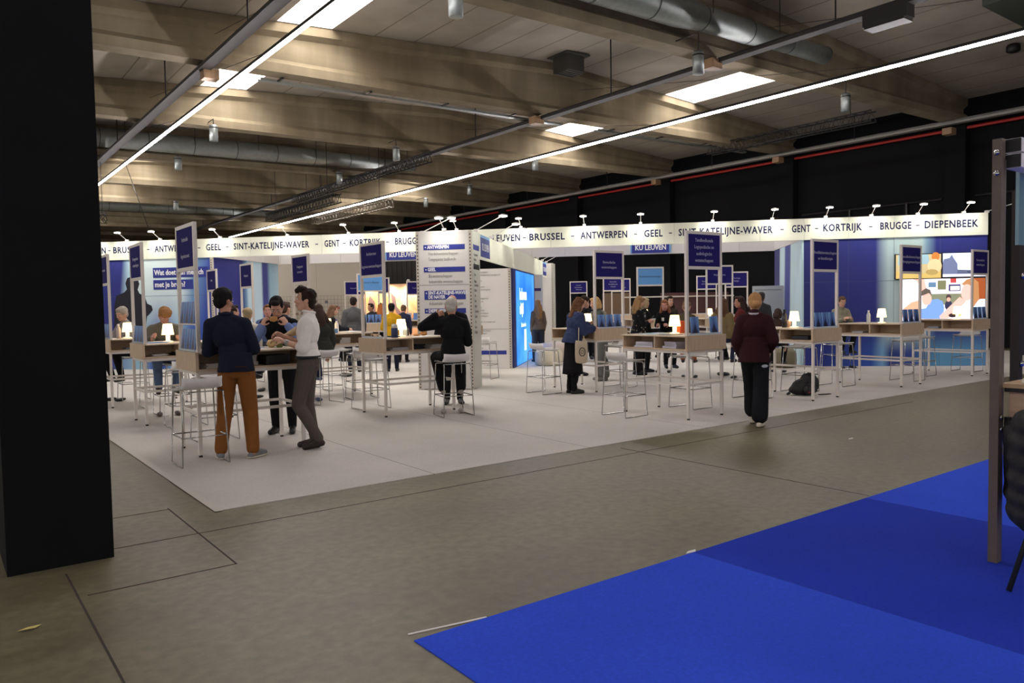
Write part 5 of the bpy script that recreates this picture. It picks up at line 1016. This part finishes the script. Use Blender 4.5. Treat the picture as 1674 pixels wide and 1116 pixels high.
bottle('clear water bottle left of the bald man, on the Architectuur table', 5.9, 10.55, .2, .03, M_CLEAR, M_PLASTIC)
b = MB(); b.lathe([(.028, 0), (.034, .12), (.031, .12), (.026, .01)], seg=14); b.obj('drinking_glass', mat('pinkish_glass', (206, 170, 150), .2), None, True, label='small pinkish glass beside the lamp on the Revalidatie table', cat='glass', loc=(11.52, 7.53, TT))
t = thing('canister', 'dark blue canister with a white lid on the Architectuur table beside the lamp', 'canister', (5.52, 10.2, TT)); b = MB(); b.lathe([(.05, 0), (.052, .14), (.0001, .14)], seg=18); b.obj('body', mat('canister_blue', (40, 52, 96), .5), t, True); b = MB(); b.lathe([(.047, .14), (.045, .19), (.03, .2), (.0001, .2)], seg=18); b.obj('lid', M_PLASTIC, t, True)
def lump(name, label, cat, x, y, r, m, z=TT):
    b = MB(); b.ell((0, 0, r[2]*.9), r); me = b.mesh(name, m, True)
    for v in me.vertices: v.co.z = max(v.co.z, 0); v.co.x += .12*r[0]*math.sin(9*v.co.y/r[1]+2); v.co.z += .1*r[2]*math.sin(7*v.co.x/r[0]) if v.co.z > .01 else 0
    return link(name, me, None, label, cat, None, None, (x, y, z))
M_BUN = mat('bread_crust', (196, 142, 84), .8, var=.2); M_ROLL = mat('pale_roll', (222, 196, 140), .8, var=.15)
lump('bread_roll', 'golden pastry nearest the grey-haired man on the Architectuur table', 'food', 6.17, 10.46, (.06, .05, .04), M_BUN); lump('bread_roll', 'flat golden pastry left of the other one on the Architectuur table', 'food', 5.98, 10.35, (.055, .045, .02), M_BUN)
lump('bread_roll', 'pale yellow bread roll lying on the table between the three men', 'food', 3.22, 8.98, (.055, .05, .05), M_ROLL)
t = thing('preserving_jar', 'jar of green drink with an open white lid before the man in the waistcoat', 'jar', (3.30, 8.93, TT)); b = MB(); b.lathe([(.032, 0), (.036, .01), (.036, .085), (.03, .1), (.0001, .1)], seg=16); b.obj('body', mat('green_smoothie', (92, 112, 56), .25), t, True); b = MB(); b.lathe([(.04, .104), (.042, .118), (.0001, .12)], seg=16); b.obj('lid', M_PLASTIC, t, True); b = MB(); b.tube([(.0, 0, .12), (.02, 0, .145), (.0, .02, .16), (-.02, 0, .145), (0, -.0, .12)], .005, 6); b.obj('clasp', M_ALU, t)
b = MB(); n = 14; A = []
for q in range(5):
    t_ = q/4; r_ = .02+.05*t_; A.append([b.bm.verts.new((-.16*t_, r_*math.cos(2*PI*k/n), r_*math.sin(2*PI*k/n)*.7+.07*t_+.006*math.sin(3*k))) for k in range(n)])
for P_, Q_ in zip(A, A[1:]):
    for k in range(n): b._f([P_[k], P_[(k+1) % n], Q_[(k+1) % n], Q_[k]])
b.obj('paper_bag', mat('kraft_paper', (206, 178, 140), .8, bump=.5, bscale=30), None, True, label='crumpled brown paper food wrap in the hands of the white-shirted man', cat='food wrap', loc=(3.22, 8.62, 1.27), rz=R(150))
def flat(name, label, cat, x, y, w, l, m, rz=0, z=TT, h=.006, group=None):
    b = MB(); b.box((0, 0, h/2), (w, l, h)); return b.obj(name, m, label=label, cat=cat, loc=(x, y, z), rz=R(rz), group=group)
M_BL = mat('leaflet_blue', (108, 146, 206), .4); M_MAG = mat('magazine_cover', (150, 178, 200), .4)
flat('leaflet', 'blue leaflet lying flat on the table right of the man in navy', 'leaflet', 2.98, 9.08, .3, .21, M_BL, 10); flat('napkin', 'white napkin lying under the jar on the front left table', 'napkin', 3.28, 9.14, .2, .2, M_PAPER, 25, h=.003)
flat('magazine', 'open pale magazine on the Tandheelkunde table left of the lamp', 'magazine', 8.40, 7.7, .42, .28, M_MAG, 10); flat('magazine', 'dark-edged magazine under the lamp edge on the Tandheelkunde table', 'magazine', 8.25, 7.25, .2, .28, mat('dark_magazine', (70, 76, 90), .4), -14)
flat('paper_sheet', 'white sheets on the table behind the white-shirted man', 'paper', 6.2, 13.15, .3, .42, M_PAPER, 5, h=.02); flat('tray', 'dark tray with the lamp on the Architectuur table', 'tray', 5.62, 10.42, .3, .2, mat('slate_blue_tray', (70, 82, 96), .5), 0, h=.012) if False else None
flat('leaflet', 'blue leaflets lying on the Revalidatie table right of its lamp', 'leaflet', 11.55, 7.12, .3, .2, M_BL, 12, h=.01); flat('paper_sheet', 'white sheet of paper on the second left table before the blond man', 'paper', 2.72, 12.2, .3, .21, M_PAPER, 8); flat('leaflet', 'blue leaflets on the second left table', 'leaflet', 2.6, 11.85, .3, .2, M_BL, -20, h=.01)
flat('paper_sheet', 'paper under the food on the Architectuur table', 'paper', 6.05, 10.2, .4, .28, M_PAPER, 8, h=.003); flat('book', 'dark blue notebook at the left end of the Architectuur table', 'book', 5.58, 10.42, .22, .14, mat('notebook_blue', (60, 78, 110), .5), 4, h=.015)
b = MB(); b.box((0, 0, .09), (.12, .09, .18), None, .008); b.obj('box', mat('orange_card', (222, 92, 34), .5), label='orange box behind the lamp on the Tandheelkunde table', cat='box', loc=(8.77, 7.52, TT))
b = MB(); b.box((0, 0, .04), (.1, .07, .08), None, .004); b.obj('box', mat('sky_blue_box', (110, 150, 196), .5), label='small light blue box before the lamp behind the white-shirted man', cat='box', loc=(5.82, 13.0, TT))
t = thing('cup', 'white-orange paper cup stack at the left end of the Architectuur table', 'cup', (5.32, 10.42, TT)); b = MB(); b.lathe([(.028, 0), (.04, .1), (.036, .1), (.026, .01)], seg=14); b.obj('body', mat('cream_cup', (236, 206, 176), .5), t, True); b = MB(); b.lathe([(.04, .06), (.041, .062), (.04, .085)], seg=14); b.obj('band', M_BLACK, t)
# things in the open shelves
SH = .957
for nm, lab, cat, x, y, w, l, h, c, rz in (('paper_stack', 'white papers in the near shelf of the front left table', 'papers', 2.52, 8.78, .3, .22, .05, (214, 210, 204), 8), ('bag', 'black bag in the shelf under the hands of the waistcoat man', 'bag', 3.18, 8.80, .30, .26, .11, (24, 24, 26), 4), ('laptop', 'silver grey laptop standing in the middle shelf of the front left table', 'laptop', 2.9, 8.84, .14, .18, .13, (176, 174, 172), 2),
        ('notebook', 'black notebook in the shelf of the Architectuur table', 'book', 5.82, 10.1, .22, .17, .07, (24, 24, 28), 6), ('paper_stack', 'grey papers in the left shelf of the Architectuur table', 'papers', 5.5, 10.1, .3, .2, .04, (190, 190, 196), 4), ('paper_stack', 'white papers in the right shelf of the Architectuur table', 'papers', 6.12, 10.08, .2, .2, .06, (206, 204, 204), 0),
        ('magazine', 'grey magazines in the far shelf of the Tandheelkunde table', 'magazine', 8.20, 7.62, .24, .3, .08, (206, 202, 212), 10), ('magazine', 'grey and white magazines in the near shelf of the Tandheelkunde table', 'magazine', 8.22, 7.12, .24, .26, .09, (196, 192, 204), -8), ('folder', 'dark folder behind the magazines in the Tandheelkunde table', 'folder', 8.55, 7.0, .2, .2, .03, (40, 38, 44), 0),
        ('paper_stack', 'stack of white papers in the shelf of the Revalidatie table', 'papers', 11.16, 7.50, .22, .26, .09, (208, 206, 206), 3), ('bag', 'dark bag in the near shelf of the Revalidatie table', 'bag', 11.2, 7.05, .26, .3, .06, (34, 36, 48), 0), ('laptop', 'black laptop in the shelf of the second left table', 'laptop', 2.95, 11.74, .38, .26, .045, (26, 26, 28), 6), ('paper_stack', 'papers at the front of the second left table shelf', 'papers', 2.58, 11.72, .2, .22, .03, (206, 204, 200), 0), ('folder', 'grey folder in the shelf of the third left table', 'folder', 2.75, 14.26, .3, .22, .03, (120, 124, 130), 0),
        ('magazine', 'magazines in the shelf of the Gezondheidswetenschappen table', 'magazine', 13.95, 7.62, .2, .22, .03, (170, 172, 180), 0), ('leaflet', 'leaflets in the shelf of the table under the screens', 'leaflet', 16.8, 7.55, .2, .22, .03, (170, 180, 196), 0), ('paper_stack', 'white papers in the shelf of the table behind the white-shirted man', 'papers', 5.95, 12.92, .2, .2, .1, (214, 212, 208), 0)):
    b = MB()
    if nm == 'bag': b.box((0, 0, h/2), (w, l, h), None, h*.3)
    else:
        for k in range(3): b.box((.012*math.sin(3*k+x*9), .01*math.cos(5*k), h*(k+.5)/3), (w-.01*k, l-.008*k, h/3-.001), Matrix.Rotation(.08*math.sin(4*k+x), 3, 'Z'))
    b.obj(nm, mat('%s_%d_%d_%d' % ((nm,)+c), c, .6), label=lab, cat=cat, loc=(x, y, SH), rz=R(rz))
# backpack under the Revalidatie table
t = thing('backpack', 'black backpack slumped on the carpet under the Revalidatie table', 'backpack', (11.62, 7.30, .006), R(-30))
b = MB(); b.ell((0, 0, .14), (.24, .15, .15)); b.ell((.06, 0, .22), (.15, .13, .16)); b.ell((-.12, .0, .09), (.16, .13, .09)); b.ell((.14, 0, .18), (.09, .13, .17)); me = solidify_blobs(b, .014, 3, .02, zmin=0.0); me.materials.append(mat('black_nylon', (22, 22, 25), .6, bump=.2, bscale=30)); link('body', me, t)
b = MB(); b.ell((.02, -.145, .11), (.13, .035, .09)); b.obj('front_pocket', mat('black_nylon_shiny', (34, 34, 38), .4), t, True)
b = MB(); b.tube([(-.28, -.05, .04), (-.33, -.04, .02), (-.30, .04, .02), (-.24, .06, .05)], .012, 6); b.obj('strap', M_BLACK, t); b = MB(); b.tube([(.0, -.16, .30), (-.02, -.175, .18), (-.05, -.16, .03)], .014, 6); b.obj('strap', M_BLACK, t)
b = MB(); b.ell((-.02, -.18, .06), (.025, .008, .012)); b.obj('tag', mat('red_tag', (130, 36, 40), .6), t)
b = MB(); b.box((.32, -.05, .008), (.22, .06, .012), Matrix.Rotation(.2, 3, 'Z')); b.obj('strap', M_BLACK, t)
# litter on the hall floor
for lab, x, y, m_ in (('small yellowish scrap on the concrete at lower left', .336, 4.528, mat('yellow_scrap', (206, 190, 110), .7)), ('small white paper scrap on the concrete before the blue carpet', 8.288, 4.64, M_PAPER), ('small white scrap of tape on the edge of the blue carpet', 3.79, 3.185, M_PAPER)):
    b = MB(); b.poly([(-.05, -.008, .008), (.03, -.02, .009), (.06, .005, .012), (.0, .018, .008)]); b.obj('paper_scrap', m_, label=lab, cat='litter', loc=(x, y, 0))
b = MB(); b.box((0, 0, .003), (.012, .42, .004), Matrix.Rotation(R(-100), 3, 'Z')); b.obj('tape_strip', M_PAPER, label='thin white strip on the concrete at the corner of the blue carpet', cat='tape', loc=(2.0, 3.215, 0))
# bright leaflets display and shelves near the orange booth
t = thing('shelf_rack', 'white shelf rack with leaflets before the orange booth, left of the kiosk', 'shelf', (11.4, 19.9, .006), R(-38))
b = MB()
for z in (.3, .75, 1.2): b.bx(-.45, .45, -.14, .14, z-.02, z)
for x in (-.45, .43): b.bx(x, x+.02, -.14, .14, 0, 1.25)
b.obj('frame', M_WHITE, t); b = MB(); b.bx(-.43, .43, -.12, -.1, .32, .62); b.obj('poster', mat('pale_lilac_card', (206, 186, 196), .6), t); b = MB(); b.bx(.25, .38, -.13, -.121, .36, .6); b.obj('red_card', mat('red_card', (176, 50, 40), .6), t)
for k in range(4):
    b = MB(); b.box((0, 0, .1), (.15, .02, .2)); b.obj('leaflet', [M_BL, mat('white_card', (214, 212, 222), .6)][k % 2], label='%s leaflet from the left on top of the white rack by the orange booth' % ORD[k], cat='leaflet', loc=Matrix.Rotation(R(-38), 4, 'Z') @ Vector((-.32+.2*k, 0, 0)) + Vector((11.4, 19.9, 1.206)), rz=R(-38))
# ------------------------------------------------------------------ the neighbouring booth at the right edge
t = thing('exhibition_booth', 'rusty steel post with aluminium crossbars and a pale blue glass pane at the right edge', 'booth', (5.03, 1.91, .006))
b = MB(); b.bx(-.026, .026, -.025, .025, 0, 2.50); b.obj('post', mat('rusty_steel', (108, 94, 84), .6, .1, bump=.15, bscale=60, var=.25, vscale=12), t)
b = MB(); b.bx(.026, .044, -.025, .02, .0, 2.38); b.obj('post_edge', mat('bare_steel_edge', (120, 112, 112), .4, .6), t)
M_ALUB = mat('bright_aluminium', (240, 238, 242), .4, 0)
for z in (2.33, 2.42):
    b = MB(); b.bx(.052, 1.6, -.10, -.01, z, z+.082, .006); b.obj('crossbar', M_ALUB, t)
    b = MB(); b.bx(.044, .052, -.098, -.012, z+.004, z+.078); b.obj('end_cap', M_BLACK, t)
    b = MB(); b.lathe([(.016, 0), (.016, .012), (.0001, .014)], seg=12); me = b.mesh('bolt', M_CHROME, True); me.transform(Matrix.Rotation(PI/2, 4, 'X')); o = link('bolt', me, t); o.location = (.11, -.10, z+.041)
for z in (2.30, 2.42, .80, .87):
    b = MB(); b.lathe([(.016, 0), (.016, .012), (.0001, .014)], seg=12); me = b.mesh('bolt', M_CHROME, True); me.transform(Matrix.Rotation(-PI/2 if z > 1 else PI/2, 4, 'Y' if z > 1 else 'X')); o = link('bolt', me, t); o.location = (-.026, 0, z) if z > 1 else (.0, -.025, z)
b = MB(); b.bx(.36, 1.5, .02, .04, 1.90, 2.40); b.obj('glass_pane', mat('pale_blue_glass', (130, 164, 174), .12, var=.1, vscale=3), t)
b = MB(); b.bx(.052, .36, .03, .045, 1.2, 2.33); b.obj('black_panel', M_BLACK, t) if False else b.bm.free()
t = thing('exhibition_booth', 'second dark booth post with round bolts farther back at the right edge', 'booth', (6.76, 2.43, .006))
b = MB(); b.bx(-.03, .05, -.03, .03, 0, 2.4); b.obj('post', mat('dark_rusty_steel', (44, 36, 32), .6, .3), t); b = MB(); b.bx(.05, 1.4, -.02, .02, 1.12, 2.3); b.obj('black_panel', M_BLACK, t)
for z in (1.06, 1.74): b = MB(); b.ell((.02, -.035, z), (.028, .018, .028)); b.obj('bolt', M_CHROME, t, True)
t = thing('counter', 'oak counter with a beige front panel fixed to the rusty post at the right edge', 'counter', (5.10, 1.90, .006))
b = MB(); b.bx(-.04, .55, -1.7, -.0, 1.045, 1.07); b.obj('top', m_wood('oak_counter', (180, 148, 108), (204, 172, 132), (30, 2, 2)), t); b = MB(); b.bx(-.01, .01, -1.7, -.04, .87, 1.02); b.obj('front_panel', m_wood('beige_plank', (176, 144, 118), (198, 164, 136), (2, 2, 24)), t)
for q in ((.82, .87), (1.02, 1.045)): b = MB(); b.bx(-.03, .02, -1.7, -.02, *q); b.obj('rail', M_DKSTEEL, t)
b = MB(); b.bx(.45, .5, -1.66, -1.6, 0, 1.04); b.obj('leg', M_DKSTEEL, t); b = MB(); b.bx(-.03, .06, -.16, -.04, .765, .82, .004); b.obj('bracket', M_BLACK, t)
flat('paper_sheet', 'crumpled white papers on the oak counter at the right edge', 'paper', 5.28, 1.72, .22, .24, M_PAPER, 10, 1.078, .02); flat('cloth', 'grey cloth on the oak counter behind the white papers', 'cloth', 5.45, 1.45, .3, .3, mat('grey_cloth', (130, 118, 112), .9), 0, 1.078, .04)
t = thing('chair', 'black metal chair at the right edge with a coat over its back', 'chair', (4.87, 1.62, .006))
b = MB(); b.tube([(-.30, .04, .005), (.02, .0, .48), (.08, .02, .90)], .014, 8); b.obj('leg', M_BLACK, t, True); b = MB(); b.tube([(.30, -.32, .005), (.36, -.36, .48), (.42, -.34, .90)], .014, 8); b.obj('leg', M_BLACK, t, True)
b = MB(); b.tube([(.42, .10, .005), (.06, .0, .47)], .014, 8); b.obj('leg', M_BLACK, t, True); b = MB(); b.tube([(.74, -.25, .005), (.38, -.36, .47)], .014, 8); b.obj('leg', M_BLACK, t, True)
b = MB(); b.poly([(.02, .0, .47), (.36, -.36, .47), (.68, -.20, .47), (.34, .12, .47)]); b.poly([(.02, .0, .45), (.34, .12, .45), (.68, -.20, .45), (.36, -.36, .45)]); b.obj('seat', M_BLACK, t); b = MB(); b.tube([(.08, .02, .90), (.42, -.34, .90)], .014, 8); b.obj('back_rail', M_BLACK, t)
b = MB()
for k, (z, w_) in enumerate(((.86, .15), (.76, .19), (.65, .21), (.54, .215), (.43, .22), (.35, .21))): b.ell((.0, 0, z), (.085+.003*(k % 2), w_+.02, .10))
b.cap((.0, -.17, .80), .07, (.02, -.22, .42), .06); b.cap((.0, .17, .80), .07, (.02, .22, .42), .06); me = solidify_blobs(b, .012, 4, .015); me.materials.append(mat('black_quilted_coat', (18, 18, 20), .65, bump=.15, bscale=40))
link('coat', me, None, 'black quilted coat hanging over the chair back at the right edge', 'coat', None, None, (4.925, 1.685, .0), R(-45))
